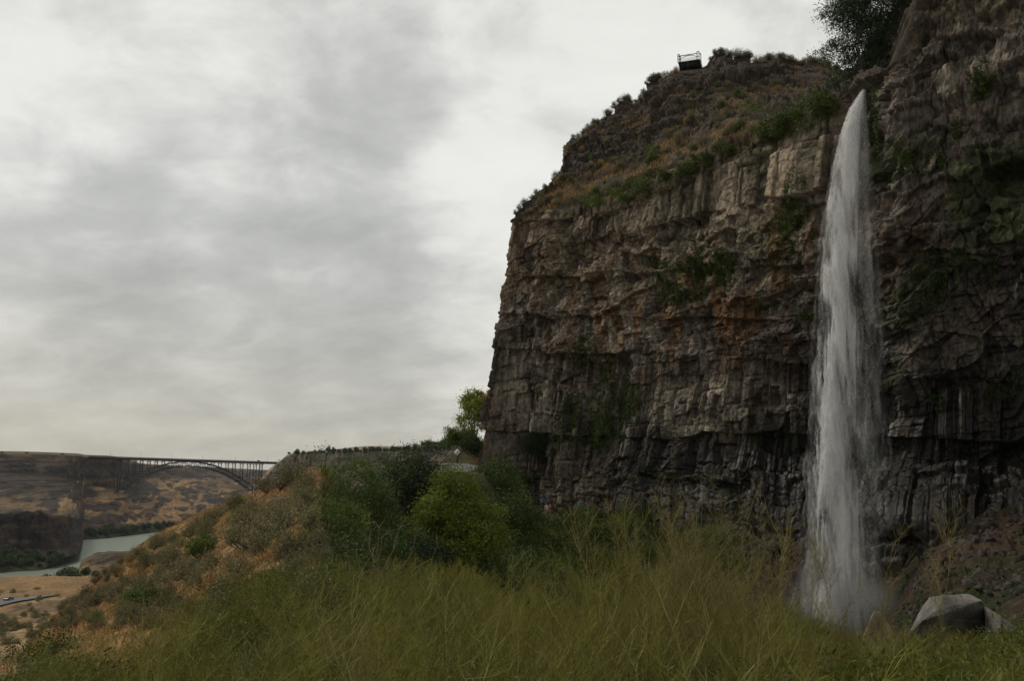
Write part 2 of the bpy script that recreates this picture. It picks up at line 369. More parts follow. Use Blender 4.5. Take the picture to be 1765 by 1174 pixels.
wet = np.clip(wet*wall, 0, 1)*(1-.75*np.clip(1.8*reg(1215, 705, 90, 50, 4)+.6*reg(1670, 580, 110, 60)+.6*reg(1330, 700, 50, 40, 4), 0, 1))*sst(.26, .50, n3*.6+n1*.4)
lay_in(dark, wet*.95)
# vertical white mineral streaks
stk = sst(.60, .70, fbm(S*2.2, T*.10+9, 105, 3))*sst(.45, .6, fbm(S*.15, T*.2, 106, 3))
lay_in([.34, .31, .27], stk*wall*sst(560, 640, PY)*(sst(1040, 1120, PX))*.45+stk*wall*right*.35)
mossm = sst(.56, .68, fbm(S*.14, T*.12, 107, 5))*wall*(.35+.65*sst(1100, 1500, PX))
ledge = np.exp(-((Rw-2.02)/.05)**2)+.5*np.exp(-((Rw-3.02)/.04)**2)*(PX > 1300)+.4*np.exp(-((Rw-5.93)/.06)**2)
lay_in(moss, mossm*.8*(1-.5*palem)); lay_in(moss*1.2, ledge*wall*.85*sst(.4, .55, fbm(S*.4, T*.1, 109)))
lay_in(soil, slope*(1-rough)*.9); 
gr = slope*(1-rough)*sst(.44, .6, fbm(S*.12, T*.3, 110, 4)); lay_in(straw, gr*sst(.42, .62, fbm(S*.9, T*.9, 111))*sst(1500, 1380, PX)*.8)
col *= np.clip(1+.85*tone*(.5+.5*wall)+.5*(n4-.5), .25, 2.3)[..., None]
col *= (1-.6*crev*wall)[..., None]                                       # darker along the joints between blocks
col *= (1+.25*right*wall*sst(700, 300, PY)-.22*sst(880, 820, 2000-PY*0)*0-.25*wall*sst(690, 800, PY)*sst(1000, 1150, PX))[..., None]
col *= (1-.35*wall*sst(700, 790, PY)*sst(980, 1120, PX)-.22*wall*right*sst(560, 700, PY))[..., None]  # lower wall darker, right-hand wall from higher up
col *= (1-.32*slope)[..., None]
# spray paint low on the left part of the wall
for x, y, rx, ry, c_ in ((862, 872, 8, 12, (.05, .14, .34)), (885, 880, 8, 4, (.30, .5, .5)), (941, 873, 5, 7, (.05, .16, .34)), (956, 862, 4, 8, (.08, .2, .36)), (1000, 877, 4, 4, (.07, .25, .27)), (1028, 883, 4, 4, (.05, .2, .26)), (950, 877, 3, 3, (.25, .07, .04)), (852, 860, 5, 5, (.32, .22, .22)), (880, 873, 5, 3, (.3, .2, .05))):
    m_ = np.exp(-(((PX-x)/rx)**2+((PY-y)/ry)**2)*1.2)*sst(.4, .5, fbm(S*1.2, T*1.2, 120)); lay_in(np.array(c_)*.75, m_*.85*wall)
t = NT('basalt'); co = t.n('ShaderNodeTexCoord').outputs['Object']
n_a = t.noise(t.scale(co, (1, 1, .45)), 1.6, 8, .68); n_b = t.noise(co, 9., 6, .7)
vw_ = t.n('ShaderNodeVectorMath', {0: t.scale(co, (1, 1, .55)), 1: t.n('ShaderNodeTexNoise', {'Vector': co, 'Scale': 1.1, 'Detail': 3.}).outputs[1]}, operation='ADD').outputs[0]
vo = t.n('ShaderNodeTexVoronoi', {'Vector': vw_, 'Scale': 1.5}, distance='CHEBYCHEV'); vo2 = t.n('ShaderNodeTexVoronoi', {'Vector': vw_, 'Scale': 4.2}, distance='CHEBYCHEV')
sv1 = t.n('ShaderNodeSeparateColor', {0: vo.outputs['Color']}).outputs[0]; sv2 = t.n('ShaderNodeSeparateColor', {0: vo2.outputs['Color']}).outputs[0]
c_ = t.mix(1., t.attr('col', True), t.ramp(n_a, [(.32, (.40, .40, .42)), (.5, (.95, .95, .95)), (.68, (1.5, 1.47, 1.4))]), 'MULTIPLY')
c_ = t.mix(1., c_, t.ramp(sv1, [(0., (.78, .78, .77)), (1., (1.22, 1.22, 1.22))]), 'MULTIPLY'); c_ = t.mix(1., c_, t.ramp(sv2, [(0., (.85, .85, .85)), (1., (1.15, 1.15, 1.15))]), 'MULTIPLY')
c_ = t.mix(1., c_, t.ramp(n_b, [(.3, (.6, .6, .6)), (.7, (1.35, 1.35, 1.35))]), 'MULTIPLY')
hh = t.math('ADD', t.math('MULTIPLY', sv1, .8), t.math('ADD', t.math('MULTIPLY', sv2, .35), t.math('MULTIPLY', n_b, .25)))
rg = t.mr(t.attr('wet'), 0, 1, .9, .45)
M['basalt'] = t.end(t.n('ShaderNodeBsdfPrincipled', {'Base Color': c_, 'Roughness': rg, 'Specular IOR Level': .3, 'Normal': t.n('ShaderNodeBump', {'Height': hh, 'Strength': .55, 'Distance': .2})}))
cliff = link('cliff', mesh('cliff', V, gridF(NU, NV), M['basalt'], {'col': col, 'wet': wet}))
tag(cliff, 'tall dark basalt cliff of broken columns with a stepped sagebrush slope above', None, None, 'structure')
CV, CN, CPX, CPY = V, N, PXd, PYd
# rows for placing plants
_vis = (np.arange(NU) > 0)[:, None] & np.ones((1, NV), bool)
def cliff_at(px, py, r=3.):
    m = (abs(CPX-px) < r) & (abs(CPY-py) < r) & (S > uc[2]-1.)
    i = np.flatnonzero(m.ravel())
    if not len(i): return None
    k = i[np.argmin(CV.reshape(-1, 3)[i, 1])]
    return CV.reshape(-1, 3)[k], CN.reshape(-1, 3)[k], k
# ================================================================ NEAR GROUND
gpx = [-700, -250, 0, 150, 300, 450, 545, 640, 740, 800, 850, 1000, 1150, 1300, 1450, 1600, 1765, 2050, 2600]
gD = [-12, 0, 4, 10, 20, 35, 48, 58, 72, 88, 102, 118, 135, 152, 180, 230, 320, 460]
gz = np.array([  # one line per column: height of the ground at each distance
 [-3., -1.7, -2.0, -2.9, -5.5, -10, -15, -19, -24, -30, -34, -38, -42, -46, -50, -53, -55, -57],
 [-3., -1.7, -2.0, -2.9, -5.5, -10, -14, -17, -22, -27, -32, -36, -40, -44, -49, -52, -55, -57],
 [-3., -1.7, -2.0, -2.9, -5.0, -8.6, -12, -15, -18.8, -23, -28, -33, -38, -42, -48, -52, -54, -57],
 [-3., -1.7, -2.0, -2.9, -4.4, -6.9, -8.7, -10.0, -11.8, -13.8, -17, -23, -30, -36, -44, -50, -54, -57],
 [-3., -1.7, -2.0, -2.9, -4.1, -4.9, -4.9, -4.9, -5.5, -8, -12, -19, -26, -33, -42, -49, -54, -58],
 [-3., -1.7, -1.9, -2.4, -2.7, -2.3, -1.55, -1.35, -3, -7, -12, -18, -25, -32, -42, -50, -56, -60],
 [-3., -1.7, -1.9, -2.3, -2.3, -1.2, .05, -.1, -2, -5, -9, -14, -20, -27, -38, -48, -56, -60],
 [-3., -1.7, -1.9, -2.4, -3.0, -3.6, -4.2, -4.0, -3.4, -3.0, -2.6, -2.2, -2, -4, -14, -28, -45, -55],
 [-3., -1.7, -1.9, -2.6, -3.6, -4.7, -5.4, -5.4, -5.0, -4.0, -2.8, -1.2, .4, .8, .2, -4, -20, -40],
 [-3., -1.7, -1.9, -2.6, -3.6, -5.0, -5.8, -6.0, -5.8, -5.0, -3.6, -1.4, 1.4, 3.4, 6.0, 6, -5, -30],
 [-3., -1.7, -1.9, -2.7, -4.0, -6.0, -7.0, -7.5, -7.8, -8.0, -8.0, -8.0, -7.9, -4, 7, 8, 5, 3],
 [-3., -1.7, -1.9, -2.8, -4.5, -8.0, -11, -12.6, -12.8, -12, -10.8, -9.6, -8.0, -5, 1, 3, 3, 3],
 [-3., -1.7, -1.9, -2.8, -4.7, -8.5, -12, -14, -15, -14, -11.8, -8.6, -5, 0, 2, 3, 3, 3],
 [-3., -1.7, -1.9, -2.8, -5.0, -9.0, -12.5, -14.8, -15.8, -14, -8.8, -4, 0, 2, 3, 3, 3, 3],
 [-3., -1.7, -1.9, -2.8, -5.3, -9.6, -13.5, -15.8, -17.8, -15.5, -6.8, -2, 0, 3, 3, 3, 3, 3],
 [-3., -1.7, -1.9, -2.8, -5.0, -8.4, -9.2, -9.0, -8.4, -7.4, -1, 2, 2, 3, 3, 3, 3, 3],
 [-3., -1.7, -1.9, -2.6, -4.6, -6.6, -7.0, -7.2, -6.6, -1.4, 2, 3, 3, 3, 3, 3, 3, 3],
 [-3., -1.7, -1.9, -2.4, -3.6, -5.0, -5.4, -5.4, -2, 2, 3, 3, 3, 3, 3, 3, 3, 3],
 [-3., -1.7, -1.9, -2.4, -3.0, -3.4, -2.4, 1, 3, 3, 3, 3, 3, 3, 3, 3, 3, 3]])
tan_of = lambda px: (np.asarray(px, float)-W0/2)/F0
gt = tan_of(gpx)
# resample to a fine regular table (distance is along +Y), look up bilinearly
GD = np.concatenate([np.linspace(-12, 20, 161), np.linspace(20.4, 160, 400), np.linspace(161, 460, 200)])
GT = np.linspace(gt[0], gt[-1], 700)
tab = pchip(gt, gz, GT); tab = pchip(gD, tab.T, GD).T
def ground_base(x, y):
    yy = np.maximum(y, 3.5)*1.0; tt = np.clip(x/yy, GT[0], GT[-1]-1e-6); yc = np.clip(y, GD[0], GD[-1]-1e-6)
    i = np.clip(((tt-GT[0])/(GT[1]-GT[0])).astype(int), 0, len(GT)-2); j = np.clip(np.searchsorted(GD, yc)-1, 0, len(GD)-2)
    a = (tt-GT[i])/(GT[1]-GT[0]); b = (yc-GD[j])/(GD[j+1]-GD[j])
    return (tab[i, j]*(1-a)+tab[i+1, j]*a)*(1-b)+(tab[i, j+1]*(1-a)+tab[i+1, j+1]*a)*b
def road_mask(x, y, hw):     # canyon road: centre line from below the sign down towards the camera's left
    c = ROAD; d = np.full(np.shape(x), 1e9); zz = np.zeros(np.shape(x))
    for k in range(len(c)-1):
        ax, ay, az = c[k]; bx, by, bz = c[k+1]; L2 = (bx-ax)**2+(by-ay)**2
        u = np.clip(((x-ax)*(bx-ax)+(y-ay)*(by-ay))/L2, 0, 1); dd = np.hypot(x-ax-u*(bx-ax), y-ay-u*(by-ay))
        zz = np.where(dd < d, az+u*(bz-az), zz); d = np.minimum(d, dd)
    return d, zz
rp = [P(752, 815, 84), P(770, 812, 98), P(786, 809, 112), P(792, 805, 126), P(786, 801, 140), P(768, 799, 160)]
ROAD = [tuple(p) for p in rp]
def ground(x, y, noise=True):
    x = np.asarray(x, float); y = np.asarray(y, float); z = ground_base(x, y)
    if noise:
        am = sst(2, 14, np.hypot(x, y))
        z = z+am*(1.5*(fbm(x*.06+9, y*.06, 201, 3)-.5)+.55*(fbm(x*.3, y*.3, 202, 4)-.5))+.10*(fbm(x*1.6, y*1.6, 203, 3)-.5)
        tal = sst(25, 32, x)*sst(24, 34, y)                                   # stony ground under the cliff
        z = z+tal*(.7*(vor(x*.5, y*.5, 204)[2]-.5)+.5*(vor(x*1.2, y*1.2, 205)[2]-.5)+1.1*(fbm(x*.16, y*.16, 206)-.5))
    d, rz = road_mask(x, y, 3)
    k = 1-sst(3.4, 11., d); return z*(1-k)+(rz-.10)*k
nt_, nd_ = 1300, 1000
gxt = np.concatenate([np.linspace(-1.15, -.66, 60), np.linspace(-.655, .655, nt_-120), np.linspace(.66, 1.25, 60)])
q = np.linspace(0, 1, nd_-40); gy = np.concatenate([np.linspace(-12, 3.4, 40), 3.5*(460/3.5)**(q**.92)])
yy = gy[None, :]+0*gxt[:, None]; xx = gxt[:, None]*np.maximum(yy, 3.5)
zz_ = ground(xx, yy); GV = np.stack([xx, yy, zz_], -1)
gpxm, gpym = proj(GV)
gm = np.ones(GV.shape)*np.array([.055, .05, .022])
def gl(c, m):
    global gm
    m = np.clip(m, 0, 1)[..., None]; gm = gm*(1-m)+np.asarray(c)*m
a1 = fbm(xx*.12, yy*.12, 210, 5); a2 = fbm(xx*.7, yy*.7, 211, 4); a3 = fbm(xx*3, yy*3, 212, 3)
dryslope = sst(585, 535, gpxm)*sst(13, 24, yy)
gl([.20, .115, .045], dryslope*(.75+.25*sst(.35, .6, a2)))
gl([.27, .165, .068], dryslope*sst(.45, .62, a1)*.8)
gl([.13, .085, .05], dryslope*sst(.56, .68, a2)*.7)
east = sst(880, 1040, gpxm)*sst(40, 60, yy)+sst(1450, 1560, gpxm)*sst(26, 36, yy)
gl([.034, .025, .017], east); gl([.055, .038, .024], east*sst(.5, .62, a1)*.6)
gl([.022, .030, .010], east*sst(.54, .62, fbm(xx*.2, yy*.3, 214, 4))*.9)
path = np.exp(-((zz_+7.6)/.8)**2)*sst(1150, 1250, gpxm)*sst(60, 80, yy)
gl([.07, .05, .034], path*.7)
gm *= (1+.7*(a3-.5))[..., None]
t = NT('soil_and_dry_grass'); co = t.n('ShaderNodeTexCoord').outputs['Object']
n_a = t.noise(co, 1.3, 8, .65); n_b = t.noise(co, 9., 5, .6)
c_ = t.mix(1., t.attr('col', True), t.ramp(n_a, [(.3, (.55, .55, .55)), (.7, (1.4, 1.36, 1.3))]), 'MULTIPLY')
M['soil'] = t.end(t.n('ShaderNodeBsdfPrincipled', {'Base Color': c_, 'Roughness': .95, 'Specular IOR Level': .2, 'Normal': t.n('ShaderNodeBump', {'Height': t.math('ADD', n_a, t.math('MULTIPLY', n_b, .3)), 'Strength': .8, 'Distance': .15})}))
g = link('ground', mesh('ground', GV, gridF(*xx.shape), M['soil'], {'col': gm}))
tag(g, 'rough hillside ground falling to a plunge pool and to the canyon', None, None, 'structure')

# the road by the cliff foot
rm = MB(); pts = np.array(ROAD); tt_ = np.linspace(0, 1, 60)
cs = np.concatenate([[0], np.cumsum(np.linalg.norm(np.diff(pts, axis=0), axis=1))]); cl_ = pchip(cs/cs[-1], pts, tt_)
tg = np.gradient(cl_, axis=0); sdv = np.stack([tg[:, 1], -tg[:, 0], 0*tg[:, 0]], 1); sdv /= np.linalg.norm(sdv, axis=1, keepdims=True)
def ribbon(name, cl, sd, offs, mat, dz):
    V = np.stack([cl+sd*o+[0, 0, dz] for o in offs], 1); return link(name, mesh(name, V, gridF(len(cl), len(offs)), mat))
tag(ribbon('road', cl_, sdv, (-3, -1, 1, 3), M['asph'], .02), 'grey canyon road at the cliff foot', None, None, 'structure')
yl = plain('faded_yellow_line', (.42, .30, .06), .8)
tag(ribbon('road_marking', cl_, sdv, (-.06, .06), yl, .026), 'faded yellow centre line', None, None, 'structure')

# ================================================================ FAR CANYON
def rockmat(name, s1, s2):
    t = NT(name); co = t.n('ShaderNodeTexCoord').outputs['Object']
    n_a = t.noise(t.scale(co, (1, 1, 2.)), s1, 8, .65); n_b = t.noise(co, s2, 6, .6)
    c_ = t.mix(1., t.attr('col', True), t.ramp(n_a, [(.3, (.55, .55, .57)), (.7, (1.45, 1.4, 1.34))]), 'MULTIPLY')
    return t.end(t.n('ShaderNodeBsdfPrincipled', {'Base Color': c_, 'Roughness': .95, 'Specular IOR Level': .15, 'Normal': t.n('ShaderNodeBump', {'Height': t.math('ADD', n_a, n_b), 'Strength': .8, 'Distance': 2.5})}))
M['far_rock'] = rockmat('canyon_rock', .06, .3)
WZ = -112.
def riv(py): # distance at which the river surface shows at photo row py (centre column)
    b = (H0/2-py)/F0; return WZ*(CT-b*ST)/(ST+b*CT)
def patch(name, cols, nr, nc, amp, seed, label, zone, colfn=None):
    pxs = np.array([c[0] for c in cols], float); K = len(cols[0][1])
    C = np.array([[P(c[0], py, D) for py, D in c[1]] for c in cols])
    if name == 'north': C[:, 0] = C[:, 1]+[0, -70., 0]; C[:, 0, 2] = WZ-6
    u = np.linspace(pxs[0], pxs[-1], nc); X = pchip(pxs, C, u)
    dl = np.linalg.norm(np.diff(C, axis=1), axis=2).mean(0); wts = np.array(zone, float)
    cc = np.concatenate([[0], np.cumsum(wts)]); v = np.linspace(0, cc[-1], nr)
    X = np.swapaxes(np.stack([np.stack([np.interp(v, cc, X[i, :, k]) for k in range(3)], -1) for i in range(nc)]), 0, 0)
    row = np.interp(v, cc, np.arange(K))[None, :]+0*u[:, None]
    return X, row, u
# north side of the canyon: water's edge, top of low cliff, bench, foot of rim cliff, rim, plateau, far plateau
Dn = lambda py: riv(py)
NC = [
 (-260, [(990, 800), (985, 830), (962, 840), (905, 870), (872, 1150), (818, 1350), (779, 1400), (776, 1800), (775, 5000)]),
 (0,   [(985, 850), (978, 950), (955, 975), (888, 1010), (850, 1250), (815, 1420), (782, 1480), (778.5, 1900), (778, 5000)]),
 (60,  [(978, 880), (970, 985), (950, 1010), (884, 1040), (853, 1340), (819, 1500), (783, 1560), (780, 1950), (779, 5000)]),
 (110, [(970, 900), (962, 1010), (946, 1040), (892, 1080), (858, 1440), (824, 1580), (785, 1640), (782, 2000), (781, 5000)]),
 (136, [(965, 930), (955, 1060), (940, 1080), (894, 1180), (863, 1560), (830, 1675), (786, 1712), (784, 2090), (782, 5000)]),
 (146, [(935, 1300), (926, 1400), (918, 1430), (897, 1500), (868, 1600), (832, 1700), (787, 1740), (785, 2100), (784, 5000)]),
 (190, [(932, 1360), (922, 1440), (914, 1480), (893, 1540), (856, 1650), (846, 1760), (789, 1800), (787.5, 2200), (786, 5000)]),
 (212, [(930, 1400), (920, 1470), (912, 1520), (890, 1580), (858, 1700), (846, 1800), (793, 1840), (791, 2200), (790, 5000)]),
 (240, [(926, 1430), (916, 1520), (908, 1560), (884, 1650), (850, 1850), (828, 2050), (800, 2150), (799, 2600), (798, 5000)]),
 (300, [(920, 1500), (910, 1620), (904, 1660), (880, 1780), (848, 2050), (826, 2350), (804, 2500), (803, 3000), (802.5, 5500)]),
 (350, [(914, 1560), (906, 1700), (900, 1740), (874, 1880), (842, 2200), (824, 2600), (806, 2800), (805, 3300), (804.5, 6000)]),
 (420, [(908, 1600), (901, 1780), (894, 1820), (862, 2000), (838, 2500), (824, 3000), (810, 3300), (809, 3800), (808.5, 6500)]),
 (480, [(905, 1650), (898, 1850), (890, 1900), (858, 2100), (838, 2700), (826, 3300), (812.5, 3700), (811.5, 4300), (811, 7000)]),
 (620, [(900, 1700), (893, 1950), (885, 2000), (856, 2250), (838, 2900), (826, 3600), (813, 4200), (812.5, 4800), (812, 8000)]),
]
X, row, u = patch('north', NC, 520, 900, 1, 0, '', (.25, .35, 1.3, 1.6, 1.3, 1.5, .35, .2))
Lx = np.cumsum(np.linalg.norm(np.gradient(X[:, 200], axis=0), axis=1))[:, None]+0*row
hz = X[..., 2]
def relief(X, row, Lx, cl, seed, amp=1.):
    """cl: 1 on cliffs"""
    n = fbm(Lx*.012, X[..., 2]*.02+X[..., 1]*.002, seed, 5)-.5
    col_ = vor(Lx*.07+n, X[..., 2]*.03, seed+1, 1., .5); col2 = vor(Lx*.16, X[..., 2]*.07, seed+2, 1., .5)
    gull = 1-abs(2*fbm(Lx*.006+X[..., 2]*.0, X[..., 1]*.001, seed+3, 4)-1)*2
    d = cl*(16*n+9*(col_[2]-.5)+4*(col2[2]-.5))+(1-cl)*(10*(fbm(X[..., 0]*.012, X[..., 1]*.012, seed+4, 5)-.5))
    return d*amp, n
cl_m = np.maximum(sst(1.9, 2.15, row)*(1-sst(2.85, 3.1, row))*sst(240, 120, u)[:, None], sst(4.95, 5.1, row)*(1-sst(5.9, 6.05, row)))
ext = sst(.5, .62, fbm(Lx*.006, hz*.06, 301, 4))*sst(2.2, 2.6, row)*(1-sst(5.7, 6, row)); cl_m = np.maximum(cl_m, ext*.75)
dsp, n_ = relief(X, row, Lx, cl_m, 310)
fade = sst(.5, 1.5, row)*(1-.92*sst(5.8, 6.05, row))
X2 = X.copy(); X2[..., 1] -= dsp*fade*cl_m; 
X2[..., 2] += (1-cl_m)*dsp*fade*.9*sst(1.5, 2.5, row)+cl_m*4*(vor(Lx*.03, hz*.05, 330)[2]-.5)*fade
X2[..., 2] += 2.2*(fbm(Lx*.02, Lx*0, 331, 4)-.5)*sst(5.9, 6.05, row)*(1-sst(6.5, 7, row))
X2[..., 2] += 1.4*(np.floor(hz/9+1.5*fbm(Lx*.01, hz*0, 333, 3))-(hz/9+1.5*fbm(Lx*.01, hz*0, 333, 3))+.5)*sst(2.2, 2.6, row)*(1-sst(5.6, 5.9, row))
px_, py_ = proj(X2)
gr_ = fbm(Lx*.010, hz*.055, 340, 5); g2 = fbm(Lx*.03, hz*.12+X[..., 1]*.004, 341, 5); diag = fbm(Lx*.012+hz*.035, hz*.008, 342, 5)
cN = np.ones(X.shape)*np.array([.080, .062, .048]); 
def mixc(c0, c1, m): m = np.clip(m, 0, 1)[..., None]; return c0*(1-m)+np.asarray(c1)*m
cN = mixc(cN, [.055, .046, .040], cl_m)
cN = mixc(cN, [.10, .078, .062], cl_m*sst(.45, .6, g2)*.7)
tanm = (1-.8*cl_m)*np.maximum(sst(.53, .58, diag+.25*(g2-.5))*.95, sst(.56, .60, gr_+.3*(g2-.5))*.9)*sst(1.9, 2.3, row)*(1-sst(6.0, 6.1, row))
bench = 1.3*np.exp(-((px_-70)/85)**2-((py_-870)/15)**2)+.6*np.exp(-((px_-270)/60)**2-((py_-880)/14)**2)
cN = mixc(cN, [.40, .255, .125], tanm*sst(.40, .54, g2)+bench*sst(.38, .52, g2)*(1-cl_m*.6))
blf = np.exp(-((np.clip(px_, 20, 999)-20)/90)**2)*sst(884, 892, py_)*sst(958, 945, py_); cN = mixc(cN, [.032, .026, .023], blf*1.1); cN = mixc(cN, [.085, .066, .052], blf*sst(.52, .6, g2)*.6)
cN = mixc(cN, [.15, .125, .07], sst(5.95, 6.05, row)); cN = mixc(cN, [.045, .05, .024], (1-sst(1.3, 1.6, row))*.9)
cN = mixc(cN, [.045, .038, .033], (1-cl_m)*sst(.50, .58, fbm(Lx*.02+hz*.03, hz*.12, 346, 5))*sst(1.9, 2.3, row)*(1-sst(5.9, 6, row))*.8)
cN *= .60*(.55+.9*fbm(Lx*.1, hz*.2, 345, 3))[..., None]
nh = link('canyon_hills', mesh('canyon_hills', X2, gridF(*row.shape), M['far_rock'], {'col': cN}))
tag(nh, 'far side of the canyon with dark rim cliffs and tan grassy benches', None, None, 'structure')
FARV = X2
# south rim right of the bridge
SC = [
 (440, [(930, 1500), (905, 1560), (870, 1650), (850, 1690), (842, 1700), (840, 1760), (838, 2000)]),
 (462, [(930, 1400), (890, 1500), (850, 1640), (832, 1690), (818, 1710), (812, 1760), (812, 2100)]),
 (482, [(930, 1250), (880, 1400), (835, 1620), (818, 1690), (797, 1740), (795.5, 1800), (795, 2500)]),
 (494, [(930, 1150), (875, 1300), (828, 1480), (812, 1560), (788, 1600), (786, 1700), (785, 2600)]),
 (508, [(930, 1050), (870, 1200), (824, 1380), (808, 1420), (783, 1440), (781.5, 1560), (781, 2600)]),
 (560, [(930, 950), (865, 1100), (822, 1280), (804, 1330), (779.5, 1350), (777.5, 1480), (777, 2600)]),
 (640, [(930, 850), (860, 1000), (820, 1180), (800, 1230), (777, 1250), (774.5, 1400), (769, 2600)]),
 (700, [(930, 800), (860, 950), (818, 1100), (797, 1160), (775, 1180), (773, 1300), (770, 2600)]),
 (770, [(930, 700), (850, 850), (810, 1020), (790, 1080), (771, 1100), (769, 1250), (768, 2600)]),
 (900, [(930, 600), (840, 750), (800, 900), (780, 950), (765, 970), (763, 1100), (762, 2600)]),
]
Y, row, u = patch('south', SC, 260, 700, 1, 0, '', (.4, .8, 1.4, 1.4, .4, .5))
Ly = np.cumsum(np.linalg.norm(np.gradient(Y[:, 150], axis=0), axis=1))[:, None]+0*row; hz = Y[..., 2]
cm = sst(2.85, 3.05, row)*(1-sst(3.9, 4.05, row)); d_, n_ = relief(Y, row, Ly, cm, 410, .8)
fade = sst(.3, 1.2, row)*(1-.9*sst(3.8, 4.05, row)); Y2 = Y.copy(); Y2[..., 1] -= d_*cm*fade; Y2[..., 2] += (1-cm)*d_*fade*.6
Y2[..., 2] += 2.5*(vor(Ly*.05, hz*.05, 431)[2]-.5)*cm*fade
g2 = fbm(Ly*.04, hz*.15, 441, 5)
cS = np.ones(Y.shape)*np.array([.075, .068, .045]); cS = mixc(cS, [.085, .07, .058], cm); cS = mixc(cS, [.19, .16, .13], cm*sst(.45, .6, g2)*.8)
cS = mixc(cS, [.22, .15, .08], (1-cm)*sst(.52, .62, g2)*.6); cS *= .8; cS = mixc(cS, [.30, .215, .13], sst(3.98, 4.05, row)*(.5+.5*sst(.4, .6, g2)))
sh_ = link('canyon_rim', mesh('canyon_rim', Y2, gridF(*row.shape), M['far_rock'], {'col': cS}))
tag(sh_, 'near canyon rim with a pale cliff band and dry plateau', None, None, 'structure')
# flats between the hillside and the river on the near side
FC = [
 (-260, [(1400, 120), (1070, 300), (1035, 350), (1012, 470), (1004, 640), (1003, 800), (1010, 870)]),
 (0,   [(1400, 120), (1070, 300), (1035, 350), (1012, 470), (1003, 640), (1002, 810), (1008, 860)]),
 (70,  [(1400, 120), (1065, 300), (1032, 360), (1009, 480), (999, 660), (998, 830), (1004, 880)]),
 (130, [(1400, 120), (1060, 300), (1022, 390), (1002, 520), (992, 700), (989, 880), (993, 930)]),
 (142, [(1400, 120), (1055, 300), (1015, 420), (985, 560), (975, 740), (968, 950), (985, 1000)]),
 (175, [(1380, 120), (1045, 300), (1005, 430), (978, 600), (966, 820), (953, 1060), (966, 1120)]),
 (240, [(1380, 120), (1030, 300), (990, 450), (968, 620), (957, 860), (949, 1130), (958, 1190)]),
 (300, [(1360, 120), (1010, 300), (975, 460), (955, 700), (940, 1000), (932, 1300), (940, 1360)]),
 (420, [(1360, 120), (1000, 300), (960, 460), (935, 760), (918, 1150), (910, 1550), (918, 1620)]),
 (600, [(1360, 120), (1000, 300), (960, 460), (930, 760), (915, 1150), (905, 1550), (915, 1620)]),
]
Q, row, u = patch('flats', FC, 420, 600, 1, 0, '', (1, 1.2, 1.4, 1, .9, .5))
Lq = u[:, None]*.35+0*row; d_ = fbm(Q[..., 0]*.03, Q[..., 1]*.02, 501, 5)-.5
lava = np.exp(-((proj(Q)[0]-195)/60)**2-((proj(Q)[1]-968)/14)**2)
ROAD2 = [tuple(P(px, py, D)) for px, py, D in ((-120, 1072, 300), (0, 1040, 335), (40, 1033, 350), (75, 1028, 372), (100, 1026.5, 395), (135, 1024, 425))]
Q2 = Q.copy(); Q2[..., 2] += d_*5*sst(.5, 1.5, row)*(1-sst(4.8, 5.8, row))+lava*7*(vor(Q[..., 0]*.08, Q[..., 1]*.05, 505)[2]-.2)
def road2(x, y):
    global ROAD
    k = ROAD; ROAD = ROAD2; r = road_mask(x, y, 3); ROAD = k; return r
dr, zr = road2(Q2[..., 0], Q2[..., 1]); k = 1-sst(6.5, 16, dr); Q2[..., 2] = Q2[..., 2]*(1-k)+(zr-.45)*k
g2 = fbm(Q[..., 0]*.06, Q[..., 1]*.03, 511, 5); g3 = fbm(Q[..., 0]*.3, Q[..., 1]*.2, 512, 4)
cQ = np.ones(Q.shape)*np.array([.30, .19, .095]); cQ = mixc(cQ, [.40, .27, .14], sst(.5, .6, g2)); cQ = mixc(cQ, [.09, .085, .045], sst(.52, .6, g3)*.6+sst(4.2, 4.9, row)*.9)
cQ = mixc(cQ, [.12, .09, .055], sst(.5, .56, fbm(Q[..., 0]*.12, Q[..., 1]*.05, 514, 4))*.6)
cQ = mixc(cQ, [.08, .06, .042], lava*1.2)
M['far_soil'] = rockmat('flat_soil', .15, .8)
tag(link('flats', mesh('flats', Q2, gridF(*row.shape), M['far_soil'], {'col': cQ})), 'dry grass flat between the hillside and the river', None, None, 'structure')
pts = np.array(ROAD2); cs = np.concatenate([[0], np.cumsum(np.linalg.norm(np.diff(pts, axis=0), axis=1))]); cl_ = pchip(cs/cs[-1], pts, tt_)
tg = np.gradient(cl_, axis=0); sdv = np.stack([tg[:, 1], -tg[:, 0], 0*tg[:, 0]], 1); sdv /= np.linalg.norm(sdv, axis=1, keepdims=True)
tag(ribbon('canyon_road', cl_, sdv, (-4.2, -1, 1, 4.2), M['asph'], .1), 'grey road crossing the dry flat', None, None, 'structure')
ROAD2C, ROAD2S = cl_, sdv
# river and the land beyond everything
t = NT('river_water'); co = t.n('ShaderNodeTexCoord').outputs['Object']; nz = t.noise(t.scale(co, (1, .35, 1)), .12, 6, .6)
bm_ = t.n('ShaderNodeBump', {'Height': nz, 'Strength': .5, 'Distance': 1.})
M['water'] = t.end(t.n('ShaderNodeMixShader', {0: .42, 1: t.n('ShaderNodeBsdfDiffuse', {0: c4((.10, .115, .085))}), 2: t.n('ShaderNodeBsdfGlossy', {0: c4((.60, .65, .58)), 'Roughness': .35, 'Normal': bm_})}))
xs = np.linspace(-2600, 600, 60); ys = np.linspace(200, 4200, 60); rv = np.stack(np.broadcast_arrays(xs[:, None], ys[None, :], WZ), -1)
tag(link('river', mesh('river', rv, gridF(60, 60), M['water'])), 'grey-green river at the canyon bottom', None, None, 'structure')
# plunge pool
pc = P(1445, 1105, 78)
